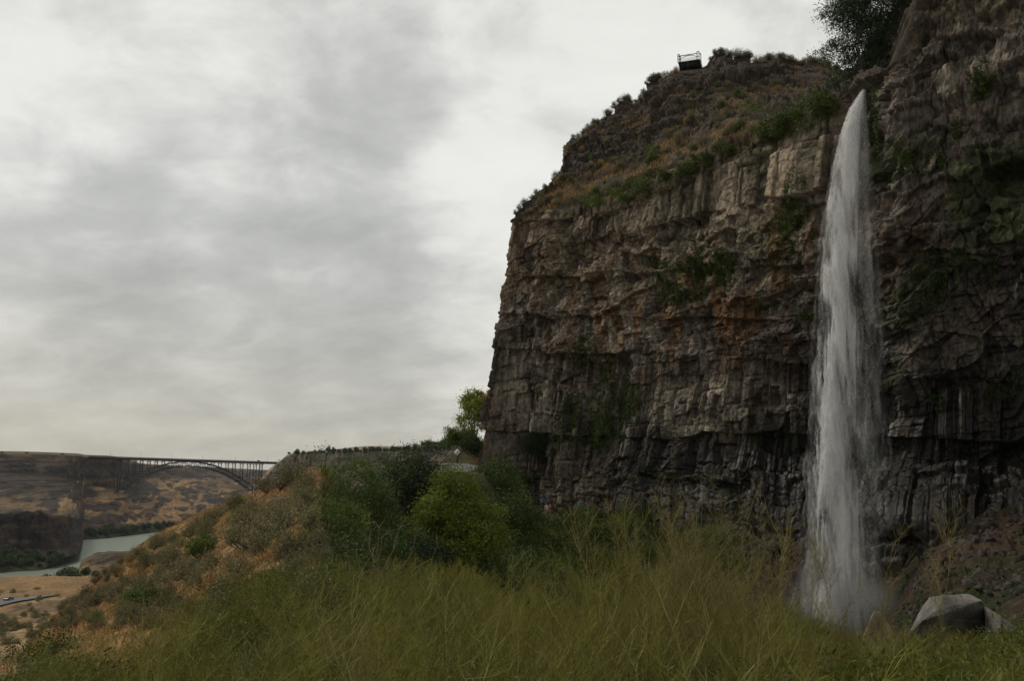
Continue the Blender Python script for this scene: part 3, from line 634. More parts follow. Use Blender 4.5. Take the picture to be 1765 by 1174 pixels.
# ================================================================ PLANTS
def rot_frames(n, r, up=.0):
    a = r.normal(size=(n, 3)); a[:, 2] += up; a /= np.linalg.norm(a, axis=1, keepdims=True)
    b = r.normal(size=(n, 3)); b -= (b*a).sum(1, keepdims=True)*a; b /= np.maximum(np.linalg.norm(b, axis=1, keepdims=True), 1e-6)
    return a, b
def leaves(mb, Cn, L, Wd, r, tone=None, up=.0):
    """one folded rhombus per leaf"""
    n = len(Cn); a, b = rot_frames(n, r, up); L = np.broadcast_to(L, (n,))*r.uniform(.7, 1.3, n); Wd = np.broadcast_to(Wd, (n,))*r.uniform(.7, 1.3, n)
    V = np.stack([Cn, Cn+a*L[:, None]*.5+b*Wd[:, None]*.5, Cn+a*L[:, None], Cn+a*L[:, None]*.5-b*Wd[:, None]*.5], 1)
    F = np.arange(4*n).reshape(n, 4)
    t = r.random(n) if tone is None else np.clip(tone, 0, 1)
    mb.add(V.reshape(-1, 3), F, np.repeat(t, 4))
def blades(mb, base, H, Wd, r, lean=.35, tone=None, wind=(0, 0)):
    """grass blades: three-point tapering strips"""
    n = len(base); H = np.broadcast_to(H, (n,))*r.uniform(.6, 1.35, n); Wd = np.broadcast_to(Wd, (n,))
    an = r.uniform(0, 2*math.pi, n); s = np.stack([np.cos(an), np.sin(an), 0*an], 1)
    le = r.normal(size=(n, 2))*lean+np.asarray(wind); le = np.concatenate([le, np.zeros((n, 1))], 1)
    m = base+H[:, None]*(np.array([0, 0, .55])+le*.35); t_ = base+H[:, None]*(np.array([0, 0, .95])+le)
    V = np.stack([base-s*Wd[:, None]/2, base+s*Wd[:, None]/2, m+s*Wd[:, None]*.4, m-s*Wd[:, None]*.4, t_+s*Wd[:, None]*.08, t_-s*Wd[:, None]*.08], 1)
    k = np.arange(n)[:, None]*6; F = np.concatenate([k+[0, 1, 2, 3], k+[3, 2, 4, 5]], 0)
    t = r.random(n) if tone is None else tone
    mb.add(V.reshape(-1, 3), F, np.repeat(t, 6))
def limb(mb, p0, p1, r0, r1, r, n=6, wob=.08, k=5):
    p0 = np.asarray(p0, float); p1 = np.asarray(p1, float); L = np.linalg.norm(p1-p0); u = np.linspace(0, 1, n)[:, None]
    c = p0+(p1-p0)*u; w_ = np.cumsum(r.normal(size=(n, 3)), 0); w_ -= w_[0]+(w_[-1]-w_[0])*u; c = c+w_*wob*L/2
    mb.tube(c, r0+(r1-r0)*u[:, 0], k); return c
def crown_clumps(blobs, n, r, shell=.55):
    """clump centres spread through ellipsoids (cx,cy,cz,rx,ry,rz,weight)"""
    B_ = np.array(blobs, float); w_ = B_[:, 6]*B_[:, 3]*B_[:, 4]*B_[:, 5]; k = r.choice(len(B_), n, p=w_/w_.sum())
    d_ = r.normal(size=(n, 3)); d_ /= np.linalg.norm(d_, axis=1, keepdims=True); q_ = shell+(1-shell)*r.random(n)**.6; q_ *= np.where(r.random(n) < .25, r.random(n), 1)
    return B_[k, :3]+d_*q_[:, None]*B_[k, 3:6]
def tree_parts(root, blobs, seed, nclump, per, L, Wd, cr, lm, trunk_r=.18, base=(0, 0, 0), droop=0., tname='trunk', stems=1, limbs=7):
    r = np.random.default_rng(seed); mb = MB(); cl = crown_clumps(blobs, nclump, r)
    ct = r.random(nclump)*.55
    out_ = r.random(nclump) < .22; mid_ = np.array(blobs, float)[:, :3].mean(0); cl = cl+(cl-mid_)*(out_*r.uniform(.0, .28, nclump))[:, None]
    rad = cr*r.uniform(.6, 1.35, nclump)
    k = np.repeat(np.arange(nclump), per); off = r.normal(size=(len(k), 3))*.5*rad[k][:, None]*np.array([1, 1, .62]); off[:, 2] -= droop*abs(off[:, 0])
    tone = ct[k]+.45*r.random(len(k))
    leaves(mb, cl[k]+off, L, Wd, r, tone, up=-.2 if droop else .15)
    wb = MB(); base = np.asarray(base, float)
    Bc = np.array(blobs)[:, :3]; top = Bc.mean(0)
    for s_ in range(stems):
        b0 = base+(np.array([r.normal()*.35, r.normal()*.35, 0]) if stems > 1 else 0)
        fk = base+(top-base)*(.45 if stems == 1 else .3)+r.normal(size=3)*.15*(stems > 1)
        tr = limb(wb, b0-[0, 0, .3], fk, trunk_r, trunk_r*.65, r, 7, .05, 8)
        for j in range(limbs):
            tgt = cl[r.integers(nclump)]; st = tr[r.integers(3, 7)]
            lp = limb(wb, st, tgt, trunk_r*.45, trunk_r*.10, r, 7, .1, 5)
            for _ in range(4):
                s2_ = lp[r.integers(2, 7)]; d2 = cl[np.argsort(np.linalg.norm(cl-s2_, axis=1))[r.integers(1, 9)]]
                limb(wb, s2_, d2, trunk_r*.16, trunk_r*.04, r, 5, .12, 4)
    wb.build(tname, M['bark'], root); return mb.build('crown', lm, root)
# --- sagebrush
def sage_mesh(seed, w_=1., h_=.8, n=1500, lm='sage', L=.10, Wd=.030):
    r = np.random.default_rng(seed); mb = MB(); wb = MB(); nt2 = 34
    az = r.uniform(0, 2*math.pi, nt2); el = np.arccos(r.uniform(.05, 1, nt2)); ln = r.uniform(.75, 1.1, nt2)
    tips = np.stack([np.cos(az)*np.sin(el)*w_/2, np.sin(az)*np.sin(el)*w_/2, np.cos(el)*h_*.9+.08], 1)*ln[:, None]
    for tp in tips: limb(wb, [0, 0, -.1], tp*.8, .022, .006, r, 5, .1, 4)
    k = r.integers(0, nt2, n); u = r.uniform(.55, 1.12, n)[:, None]
    c = tips[k]*u+r.normal(size=(n, 3))*np.array([.07, .07, .06])*w_
    leaves(mb, c, L, Wd, r, .25*r.random(nt2)[k]+.25+.5*r.random(n)*u[:, 0]**2, up=1.)
    return mb, wb
SAGE = []
def sage_proto(seed, **kw):
    mb, wb = sage_mesh(seed, **kw); return mb.mesh('foliage', M[kw.get('lm', 'sage')]), wb.mesh('stems', M['trunk_grey'])
SM = [sage_proto(900+k, w_=1.+.25*(k % 3), h_=.7+.12*(k % 4)) for k in range(7)]
GM_ = [sage_proto(950+k, w_=1.1, h_=.9, lm='green', n=1700, L=.11, Wd=.045) for k in range(4)]
DM_ = [sage_proto(970+k, w_=1.0, h_=.8, lm='dry', n=1100, L=.16, Wd=.018) for k in range(3)]
def put_bush(protos, name, loc, s, r, label, cat, group, parts=True, sz=1.):
    f, st = protos[r.integers(len(protos))]; e = empty(name, loc, r.uniform(0, 6.28), (s, s, s*sz)); tag(e, label, cat, group)
    link('foliage', f, e)
    if parts: link('stems', st, e)
    return e
R_ = np.random.default_rng(33)
# hillside bushes: stratified random points in view, kept where the slope is dry
def hit_ground(px, py, d0=3., d1=420.):
    D = np.exp(np.linspace(math.log(d0), math.log(d1), 500)); p = P(px, py, D); z = ground(p[:, 0], p[:, 1]); k = np.flatnonzero(p[:, 2] < z)
    if not len(k): return None
    k = k[0]; return np.array([p[k, 0], p[k, 1], ground(p[k:k+1, 0], p[k:k+1, 1])[0]])
taken = []
def free(p, d_):
    for q_ in taken:
        if (q_[0]-p[0])**2+(q_[1]-p[1])**2 < d_*d_: return False
    taken.append(p); return True
SHR = [(600, 50), (700, 54), (785, 46)]
named = [(510, 832, 1.9), (487, 838, 1.6), (527, 850, 1.5), (462, 842, 1.5), (440, 858, 1.3), (403, 884, 1.6), (415, 905, 1.7), (475, 905, 1.5), (500, 900, 1.4), (372, 890, 1.3), (330, 918, 1.4), (300, 930, 1.3), (270, 936, 1.4), (385, 925, 1.6), (345, 955, 1.6), (300, 975, 1.6), (430, 940, 1.7), (470, 945, 1.6), (395, 960, 1.5), (500, 965, 1.4), (240, 975, 1.5), (262, 1000, 1.6), (330, 1000, 1.5)]
cnt = 0
def hill_bush(px, py, s):
    global cnt
    p = hit_ground(px, py)
    if p is None or p[1] > 200 or not free(p, .8*s+.35): return
    far_ = p[1] > 75
    k = R_.random(); cnt += 1
    if k < .80: put_bush(SM, 'sagebrush', p, s, R_, 'grey-green sagebrush clump on the tan dry-grass hillside', 'sagebrush', 'sagebrush on the dry hillside')
    elif k < .9: put_bush(GM_, 'green_bush', p, s*.9, R_, 'small olive green bush among the sagebrush of the hillside', 'bush', 'small green bushes on the dry hillside')
    else: put_bush(DM_, 'dry_bush', p, s*.85, R_, 'straw-coloured dead bush among the sagebrush of the hillside', 'bush', 'dead bushes on the dry hillside')
for px, py, s in named: hill_bush(px, py+8, s*.78)
tries = 0
while cnt < 150 and tries < 2500:
    tries += 1; px = R_.uniform(20, 560)*R_.choice([1, .7]); crest = np.interp(px, [0, 150, 300, 450, 545], [1060, 1000, 925, 850, 818]); py = crest+4+(1085-crest)*R_.random()**1.3
    hill_bush(px, py, R_.uniform(.45, 1.15))
print('hill bushes', cnt)
# --- big shrubs and trees
def at_ground(px, D): 
    t_ = (px-W0/2)/F0; x = t_*D*1.0; return np.array([x, D, float(ground(np.array([x]), np.array([D]))[0])])
def pxm(D): return D/F0           # metres per photo pixel at a distance
def shrub(name, boxes, D, seed, lm, label, cat, nclump, per, L, Wd, cr, **kw):
    """boxes: crown lobes as photo ellipses (px,py,rx,ry)"""
    B_ = []
    x0 = np.mean([b[0] for b in boxes]); r = np.random.default_rng(seed)
    for b in boxes:
        c = P(b[0], b[1], D+r.uniform(-.4, .4)*b[2]*pxm(D)); B_.append([*c, b[2]*pxm(D), b[2]*pxm(D)*.9, b[3]*pxm(D), 1.])
    B_ = np.array(B_); g0 = np.array([B_[:, 0].mean(), D, 0.]); g0[2] = kw.pop('gz', None) if kw.get('gz') is not None else float(ground(g0[:1], g0[1:2])[0]); kw.pop('gz', None)
    B_[:, :3] -= g0; e = empty(name, g0); tag(e, label, cat, kw.pop('group', None))
    tree_parts(e, B_, seed, nclump, per, L, Wd, cr, M[lm], **kw); return e
shrub('green_shrub', [(560, 915, 46, 50), (530, 960, 40, 34), (600, 850, 62, 60), (548, 880, 26, 45), (540, 930, 30, 35), (560, 880, 40, 55), (640, 830, 45, 45), (610, 915, 70, 45), (585, 800, 38, 22), (655, 890, 45, 50)], 50, 1, 'green', 'big mid-green feathery shrub beside the dry hillside crest', 'shrub', 420, 75, .17, .05, .75, trunk_r=.12, stems=4, limbs=6)
shrub('dark_shrub', [(705, 850, 58, 62), (735, 815, 42, 45), (690, 800, 40, 35), (725, 900, 60, 50), (665, 860, 30, 60), (745, 862, 36, 60), (762, 812, 22, 20)], 56, 2, 'dgreen', 'tall dark green shrub between the feathery shrub and the yellow-green one', 'shrub', 420, 75, .18, .055, .8, trunk_r=.13, stems=4, limbs=6)
shrub('bright_shrub', [(780, 885, 52, 40), (768, 842, 30, 26), (738, 905, 34, 30), (828, 900, 30, 36), (795, 930, 62, 32), (808, 838, 22, 26), (745, 872, 22, 22), (782, 818, 14, 14), (850, 925, 24, 24), (715, 925, 22, 20)], 46, 3, 'midgreen', 'rounded yellow-green shrub in front of the cliff foot', 'shrub', 300, 105, .16, .06, .62, trunk_r=.12, stems=4, limbs=6)
shrub('low_shrub', [(560, 945, 45, 35), (600, 965, 55, 32), (530, 970, 36, 30), (640, 960, 40, 35)], 41, 4, 'green', 'low green shrub at the foot of the feathery shrub', 'shrub', 260, 70, .13, .045, .55, trunk_r=.07, stems=4, limbs=5)
shrub('low_shrub', [(690, 955, 50, 40), (740, 965, 45, 34)], 43, 5, 'dgreen', 'low dark shrub under the tall dark green shrub', 'shrub', 200, 70, .13, .045, .6, trunk_r=.07, stems=4, limbs=5)
# a long arching branch above the shrubs
br = MB(); r = np.random.default_rng(5)
q0 = P(672, 840, 53); main = limb(br, P(668, 860, 53), P(733, 766, 53), .05, .012, r, 9, .05, 5)
mb = MB()
for pt in main[3:]:
    for _ in range(26): pass
    leaves(mb, pt+r.normal(size=(60, 3))*np.array([.28, .28, .2]), .16, .05, r)
e = empty('leaning_sapling', q0-[0, 0, 3]); tag(e, 'thin leaning sapling poking out above the dark shrubs', 'sapling')
for nm, m_, mt in (('stem', br, 'bark'), ('foliage', mb, 'green')):
    o = m_.build(nm, M[mt], e); o.matrix_parent_inverse.identity(); o.location = tuple(-(q0-[0, 0, 3]))
shrub('broadleaf_tree', [(822, 700, 26, 28), (806, 722, 19, 20), (838, 716, 22, 30), (818, 690, 18, 16), (806, 745, 16, 14)], 168, 6, 'lgreen', 'light green broadleaf tree standing against the sky at the cliff edge', 'tree', 230, 60, .34, .20, 1.1, trunk_r=.25)
shrub('round_tree', [(788, 752, 22, 17), (776, 760, 13, 12), (803, 757, 15, 16)], 158, 7, 'green', 'small rounded dark green tree below the light green one', 'tree', 150, 60, .3, .16, .9, trunk_r=.2)
shrub('round_tree', [(815, 768, 18, 14), (832, 775, 12, 12)], 154, 8, 'dgreen', 'dusky low tree between the round tree and the cliff', 'tree', 110, 50, .3, .14, .8, trunk_r=.16)
shrub('clifftop_tree', [(1475, 25, 48, 40), (1520, 45, 45, 50), (1440, 82, 36, 18), (1445, 20, 34, 28), (1500, -30, 60, 40), (1555, -5, 36, 50), (1490, 90, 48, 30), (1462, 125, 34, 20), (1515, 110, 24, 32), (1462, 150, 40, 22), (1432, 130, 22, 16), (1490, 150, 30, 20), (1548, -60, 60, 50)], 100, 9, 'dgreen', 'dark feathery tree at the cliff top above the head of the waterfall', 'tree', 760, 80, .42, .10, 1.1, trunk_r=.3, gz=45., droop=.3, limbs=16)
# brush in the hollow below the cliff
brush = [(865, 945, 62), (905, 955, 66), (940, 948, 74), (975, 950, 80), (1010, 948, 84), (890, 975, 52), (930, 985, 50), (985, 985, 52), (1040, 975, 58), (1040, 945, 90), (860, 920, 95), (890, 925, 100), (1075, 975, 62), (1110, 965, 74), (925, 925, 110), (850, 975, 46), (1010, 1000, 46), (1150, 985, 66), (1205, 975, 76), (965, 928, 104), (1000, 930, 102), (1040, 932, 98), (1085, 938, 92), (1130, 940, 90), (1250, 985, 70), (1320, 975, 78), (1380, 970, 80), (835, 905, 78), (848, 890, 100)]
brush += [(R_.uniform(850, 1260), 0, R_.uniform(50, 112)) for _ in range(48)]+[(R_.uniform(880, 1130), 0, R_.uniform(108, 132)) for _ in range(26)]
BSH = []
for k in range(4):
    r = np.random.default_rng(60+k); mb = MB(); cl = crown_clumps([(0, 0, .75, 1.3, 1.1, .7, 1), (.5, .2, .5, .9, .9, .6, 1), (-.6, -.3, .5, .9, .8, .55, 1)], 70, r)
    kk = np.repeat(np.arange(70), 45); leaves(mb, cl[kk]+r.normal(size=(len(kk), 3))*.22, .13, .05, r, (r.random(70)*.5)[kk]+.5*r.random(len(kk)), up=.5)
    wb = MB()
    for j in range(14): limb(wb, [0, 0, -.3], cl[j], .03, .008, r, 5, .1, 4)
    BSH.append((mb.mesh('foliage', M['ivy' if k % 2 else 'midgreen' if k == 2 else 'green']), wb.mesh('stems', M['bark'])))
for i, (px, py, D) in enumerate(brush):
    p = at_ground(px, D); put_bush(BSH, 'hollow_bush', p, R_.uniform(1.4, 2.1)*(D/62)**.3, R_, 'dark green leafy bush in the hollow below the cliff', 'bush', 'leafy bushes in the hollow below the cliff')
# --- plants on the cliff
def cliff_clump(name, spots, n, L, Wd, lm, label, cat, group, seed, strand=0, off=.25):
    """spots: photo ellipses whose leaves grow on the rock face there"""
    r = np.random.default_rng(seed); mb = MB(); sb = MB(); org = None
    for (x, y, rx, ry) in spots:
        m = ((CPX-x)/rx)**2+((CPY-y)/ry)**2 < 1; m &= S > uc[2]-1
        i = np.flatnonzero(m.ravel())
        if len(i) < 8: continue
        w_ = sst(.38, .6, fbm(S.ravel()[i]*.7, T.ravel()[i]*.5, seed, 3))+.03; k = r.choice(i, n, p=w_/w_.sum())
        p = CV.reshape(-1, 3)[k]+CN.reshape(-1, 3)[k]*abs(r.normal(size=(n, 1)))*off+r.normal(size=(n, 3))*.08
        if org is None: org = p[np.argmin(p[:, 2])].copy()
        leaves(mb, p, L, Wd, r, .6*fbm(S.ravel()[k]*.8, T.ravel()[k]*.8, 5, 2)+.4*r.random(n), up=-.4 if strand else .6)
        for _ in range(strand):
            j = r.choice(i); p0 = CV.reshape(-1, 3)[j]+CN.reshape(-1, 3)[j]*.25; ln = r.uniform(.8, 3.2); q_ = np.linspace(0, 1, 18)[:, None]
            c = p0+np.array([0, 0, -ln])*q_+r.normal(size=(18, 3))*.06; mb.tube(c[::3], .02, 3)
            c = np.repeat(c, 4, 0)+r.normal(size=(72, 3))*.09; leaves(mb, c, L, Wd, r, None, up=-.8)
    if org is None: return
    e = empty(name, org); tag(e, label, cat, group); o = mb.build('foliage', M[lm], e); o.location = tuple(-org)
IV = [
 ([(1190, 480, 42, 38), (1215, 450, 30, 30), (1245, 455, 22, 28), (1165, 500, 28, 20)], 1500, 22, 'dark ivy patch hanging below the pale rocks in the middle of the cliff'),
 ([(1062, 650, 26, 45), (1085, 690, 22, 40), (1045, 700, 30, 45)], 1700, 26, 'bright green ivy curtain on the lower left of the cliff'),
 ([(1000, 745, 48, 26), (1040, 750, 36, 24), (985, 700, 20, 40)], 1500, 20, 'low spreading ivy mat left of the pale lower columns'),
 ([(1372, 340, 24, 50), (1360, 375, 22, 34)], 900, 12, 'dark ivy strip left of the upper waterfall'),
 ([(1000, 615, 24, 28), (1015, 590, 16, 20)], 500, 8, 'small ivy patch above the bright green ivy curtain'),
 ([(1130, 445, 22, 18), (1140, 465, 14, 14)], 360, 4, 'small olive ivy tuft beside the middle ivy patch'),
 ([(1505, 200, 16, 46), (1512, 250, 12, 70), (1500, 160, 18, 22)], 1100, 14, 'green vines hanging beside the head of the waterfall'),
 ([(1700, 125, 20, 22), (1690, 145, 14, 16)], 500, 4, 'dark bush-like ivy high on the right-hand wall'),
 ([(1650, 215, 12, 10)], 160, 2, 'tiny green ivy tuft on the right-hand wall under the dark one'),
 ([(1640, 450, 30, 26), (1600, 480, 34, 12)], 700, 8, 'ivy trail right of the middle of the waterfall'),
 ([(1700, 450, 20, 16)], 300, 3, 'small ivy patch at the far right of the wall'),
 ([(1600, 275, 30, 16), (1570, 270, 20, 12)], 450, 5, 'thin ivy patch on the right wall beside the upper waterfall'),
 ([(1730, 670, 34, 10), (1615, 685, 14, 6)], 350, 2, 'green growth along the lower right rock shelf'),
 ([(1385, 545, 30, 6), (1310, 520, 30, 16)], 350, 3, 'sparse olive growth left of the mid waterfall'),
]
for i, (sp_, n, st, lb) in enumerate(IV): cliff_clump('ivy', sp_, n, .26, .15, 'ivy', lb, 'ivy', 'ivy on the cliff face', 700+i, st)
SG = [
 ([(1400, 200, 40, 18), (1360, 218, 42, 16), (1330, 232, 26, 12), (1425, 185, 22, 16)], 2600, 'dense green shrub band on the rim shelf left of the waterfall head'),
 ([(1250, 262, 20, 10), (1225, 278, 24, 9), (1192, 293, 24, 9), (1160, 306, 18, 7)], 1000, 'green ribbon of shrubs along the middle of the rim shelf'),
 ([(1112, 322, 30, 10), (1085, 334, 18, 7)], 800, 'green shrub patch on the left part of the rim shelf'),
 ([(1060, 342, 28, 10), (1025, 350, 20, 7)], 800, 'leftmost green shrub patch on the rim shelf'),
 ([(1300, 195, 26, 8), (1130, 268, 12, 8)], 500, 'pale green shrub patches above the rim shelf'),
]
for i, (sp_, n, lb) in enumerate(SG): cliff_clump('shelf_shrub', sp_, int(n*1.6), .42, .13, 'ivy2', lb, 'shrub', 'green shrubs on the cliff shelf', 730+i, 0, .9)
cliff_clump('ledge_growth', [(1000, 826, 150, 5), (1200, 828, 120, 4), (890, 822, 40, 8)], 1300, .22, .10, 'ivy', 'thin green growth along the long low ledge of the cliff', 'ledge plants', None, 740, 0, .3)
def sky_at(px):
    m = (abs(CPX-px) < 2.5) & (S > uc[2]-1.) & (rowf < 8.3) & (rowf > 5.8); i = np.flatnonzero(m.ravel())
    if not len(i): return None
    k = i[np.argmin(CPY.ravel()[i])]; return CV.reshape(-1, 3)[k]
def cliff_bush(px, py, s, protos, name, lb, cat, grp, sz=1.):
    h = cliff_at(px, py)
    if h is None: return False
    p, n, k = h; put_bush(protos, name, p-np.array([0, 0, .15]), s, R_, lb, cat, grp, sz=sz); return True
h = cliff_at(922, 790, 6)
if h is not None:
    p = h[0]; e = empty('cliff_bush', p); tag(e, 'dark round bush growing out of the lower left cliff face', 'bush')
    tree_parts(e, [(-1.6, -.9, 3.2, 2.4, 1.3, 1.7, 1), (1.3, -.9, 3.3, 2.5, 1.3, 1.6, 1), (-.2, -1.0, 2.1, 2.6, 1.3, 1.3, 1), (-.1, -.9, 4., 2., 1.2, 1.2, 1)], 77, 190, 60, .26, .10, .8, M['dgreen'], trunk_r=.14)
sky_sp = [(x, 200, R_.uniform(1.2, 2.8)) for x in range(985, 1165, 9)]+[(x, 120, R_.uniform(1.4, 3.)) for x in range(1222, 1440, 9)]+[(886, 388, 1.6), (893, 378, 2.2), (903, 372, 2.4), (915, 366, 1.8), (922, 345, 1.8), (957, 303, 2.6), (938, 325, 1.6), (1005, 237, 2.2), (1018, 230, 2.4), (1030, 226, 2.), (1046, 218, 2.4), (1075, 205, 2.4), (1090, 197, 1.8), (1108, 182, 2.8), (1125, 168, 3.), (1140, 160, 2.), (1164, 127, 2.6), (1240, 114, 2.2), (1272, 114, 3.2), (1290, 118, 2.6), (1258, 116, 2.), (1305, 126, 3.2), (1320, 126, 2.), (1342, 130, 2.2), (1365, 131, 2.6), (1385, 131, 3.2), (1400, 130, 3.2), (1412, 128, 3.6), (1425, 130, 3.2), (858, 598, 1.8), (852, 652, 1.2)]
for px, py, s in sky_sp:
    if py < 400:
        q = sky_at(px)
        if q is not None: put_bush(SM, 'rim_sagebrush', q+np.array([0, -.2, -.35*s*.62]), s*.62, R_, 'grey-green sagebrush on the skyline edge of the cliff', 'sagebrush', 'sagebrush along the cliff skyline'); continue
    cliff_bush(px, py+7, s*.62, SM, 'rim_sagebrush', 'grey-green sagebrush on the skyline edge of the cliff', 'sagebrush', 'sagebrush along the cliff skyline')
n_ = 0
for _ in range(1500):
    if n_ >= 120: break
    px = R_.uniform(900, 1440); py = R_.uniform(120, 370); h = cliff_at(px, py, 2.)
    if h is None: continue
    k = h[2]; rf = rowf.ravel()[k]
    if rf < 6.1 or rf > 8.2 or rough.ravel()[k] > .75 and R_.random() < .8: continue
    q_ = R_.random(); s = R_.uniform(.7, 1.7)
    if q_ < .6: put_bush(SM, 'slope_sagebrush', h[0]-[0, 0, .1], s, R_, 'sagebrush clump on the broken slope above the cliff wall', 'sagebrush', 'sagebrush on the slope above the cliff')
    elif q_ < .75: put_bush(GM_, 'slope_bush', h[0]-[0, 0, .1], s*.9, R_, 'green bush on the broken slope above the cliff wall', 'bush', 'green bushes on the slope above the cliff')
    else: put_bush(DM_, 'slope_dry_bush', h[0]-[0, 0, .1], s*.9, R_, 'dead straw-coloured bush on the slope above the cliff wall', 'bush', 'dead bushes on the slope above the cliff')
    n_ += 1
# dry grass on the cliff slope and ledges
m = (rowf > 5.95) & (rowf < 8.3) & (rough < .6) & (CPX > 880) & (CPX < 1440) & (fbm(S*.15, T*.3, 770, 4) > .5)
i = R_.choice(np.flatnonzero(m.ravel()), 9000); mb = MB(); blades(mb, CV.reshape(-1, 3)[i], .6, .09, R_, .3)
o = mb.build('cliff_dry_grass', M['dry']); tag(o, 'tufts of dry straw grass on the cliff slope', None, None, 'stuff')
mb = MB()
for x, y, rx, ry in ((838, 735, 12, 14), (826, 770, 14, 10), (846, 700, 8, 12), (815, 800, 12, 8), (838, 682, 6, 8)):
    m = (((CPX-x)/rx)**2+((CPY-y)/ry)**2 < 1).ravel(); j = np.flatnonzero(m)
    if len(j): blades(mb, CV.reshape(-1, 3)[R_.choice(j, 130)], .7, .1, R_, .35)
if mb.n: tag(mb.build('ledge_dry_grass', M['dry']), 'dry golden grass on the ledges at the cliff edge', None, None, 'stuff')
# --- dry grass over the hillside
def scatter(n, x0, x1, y0, y1, keep, r):
    D = np.sqrt(r.uniform(y0**2, y1**2, n*2)); px = r.uniform(x0, x1, n*2); x = (px-W0/2)/F0*D; k = keep(px, x, D); x, D = x[k][:n], D[k][:n]
    return np.stack([x, D, ground(x, D)], 1)
pts = scatter(70000, -60, 600, 14, 105, lambda px, x, D: (fbm(x*.5, D*.5, 800, 3) > .44) & (px < 600-2*np.maximum(0, 20-D)), R_)
mb = MB(); blades(mb, pts, .20, .022+.0005*pts[:, 1], R_, .6, wind=(.15, 0)); tag(mb.build('dry_hill_grass', M['dry']), 'short dry tan grass over the hillside', None, None, 'stuff')
# --- tall weeds of the foreground
def weed_template(seed, H=1.5, nb=9, sub=3, thick=.0045, spread=.55):
    """stems as segments: start, end, radii"""
    r = np.random.default_rng(seed); s = []
    lean = r.normal(size=2)*.10; pts = [np.array([0, 0, -.15])]
    n = 8
    for k in range(1, n+1):
        u = k/n; pts.append(np.array([lean[0]*u*u*H*2+r.normal()*.012, lean[1]*u*u*H*2+r.normal()*.012, u*H]))
    for k in range(n): s.append((pts[k], pts[k+1], thick*(1-.75*k/n), thick*(1-.75*(k+1)/n)))
    def twig(p, d_, L, th, depth):
        q0 = p; m = 4 if depth == 0 else 2
        for k in range(m):
            d_ = d_+np.array([0, 0, .10])+r.normal(size=3)*.10; d_ = d_/np.linalg.norm(d_); q1 = q0+d_*L/m; s.append((q0, q1, th*(1-.6*k/m), th*(1-.6*(k+1)/m)))
            if depth < 2 and (depth == 0 or r.random() < .5):
                for _ in range(sub if depth == 0 else 1):
                    e_ = d_+r.normal(size=3)*.62; e_[2] += .15; twig(q1, e_/np.linalg.norm(e_), L*r.uniform(.25, .5), th*.6, depth+1)
            q0 = q1
    for b in range(nb):
        u = r.uniform(.3, .98); k = min(int(u*n), n-1); p = pts[k]+(pts[k+1]-pts[k])*(u*n-k)
        az = r.uniform(0, 2*math.pi); d_ = np.array([math.cos(az)*spread, math.sin(az)*spread, .75]); twig(p, d_/np.linalg.norm(d_), H*r.uniform(.18, .42)*(1.15-u*.6), thick*.55, 0)
    a = np.array([x[0] for x in s]); b = np.array([x[1] for x in s]); ra = np.array([x[2] for x in s]); rb = np.array([x[3] for x in s]); return a, b, ra, rb
def seg_mesh(mb, a, b, ra, rb, tone):
    d_ = b-a; d_ /= np.maximum(np.linalg.norm(d_, axis=1, keepdims=True), 1e-9); up = np.where(abs(d_[:, 2:3]) > .9, [[1., 0, 0]], [[0, 0, 1.]])
    r1 = np.cross(d_, up); r1 /= np.linalg.norm(r1, axis=1, keepdims=True); r2 = np.cross(d_, r1); V = []
    for p, rr in ((a, ra), (b, rb)):
        for an in (0, 2.094, 4.189): V.append(p+(r1*math.cos(an)+r2*math.sin(an))*rr[:, None])
    V = np.stack(V, 1); n = len(a); k = np.arange(n)[:, None]*6; F = np.concatenate([k+[0, 1, 4, 3], k+[1, 2, 5, 4], k+[2, 0, 3, 5]], 0)
    mb.add(V.reshape(-1, 3), F, np.repeat(tone, 6))
LIMX, LIMY = [-200, 60, 150, 300, 450, 600, 750, 850, 1000, 1080, 1200, 1270, 1380, 1450, 1500, 1560, 1765], [1110, 1080, 1055, 1020, 990, 978, 968, 950, 940, 915, 922, 965, 1030, 1060, 1074, 1080, 1086]
def standing(pts, H):
    x, y = proj(pts+np.stack([0*H, 0*H, H], 1)); return y > np.interp(x, LIMX, LIMY)-10+R_.normal(size=len(x))*7
def weeds(name, mat, pts, temps, label, thick=1., r=None, pods=0):
    mb = MB(); r = r or R_; sc0 = r.uniform(.6, 1.2, len(pts)); tops = np.array([temps[i % len(temps)][1][:, 2].max() for i in range(len(pts))])
    ok = standing(pts, tops*sc0)
    for i, p in enumerate(pts):
        if not ok[i]: continue
        a, b, ra, rb = temps[i % len(temps)]; sc__ = sc0[i]; th = r.uniform(0, 6.28); c_, s_ = math.cos(th), math.sin(th); tx, ty = r.normal()*.22+.05, r.normal()*.15
        Rm = np.array([[c_, -s_, 0], [s_, c_, 0], [0, 0, 1]])*sc__
        A = a@Rm.T; Bb = b@Rm.T; A[:, 0] += A[:, 2]*tx; A[:, 1] += A[:, 2]*ty; Bb[:, 0] += Bb[:, 2]*tx; Bb[:, 1] += Bb[:, 2]*ty
        k = thick*(1+max(0, p[1]-9)*.045)
        seg_mesh(mb, A+p, Bb+p, ra*k, rb*k, np.full(len(a), r.random()*.7)+.3*r.random(len(a)))
    tag(mb.build(name, M[mat]), label, None, None, 'stuff')
WT = [weed_template(1000+k, .80+.10*(k % 5), 13, 3, .0034, 1.0) for k in range(9)]
WS = [weed_template(1100+k, 1.0, 9, 1, .005, 1.0) for k in range(6)]
WB = [weed_template(1200+k, 1.9, 14, 4, .005, .5) for k in range(5)]
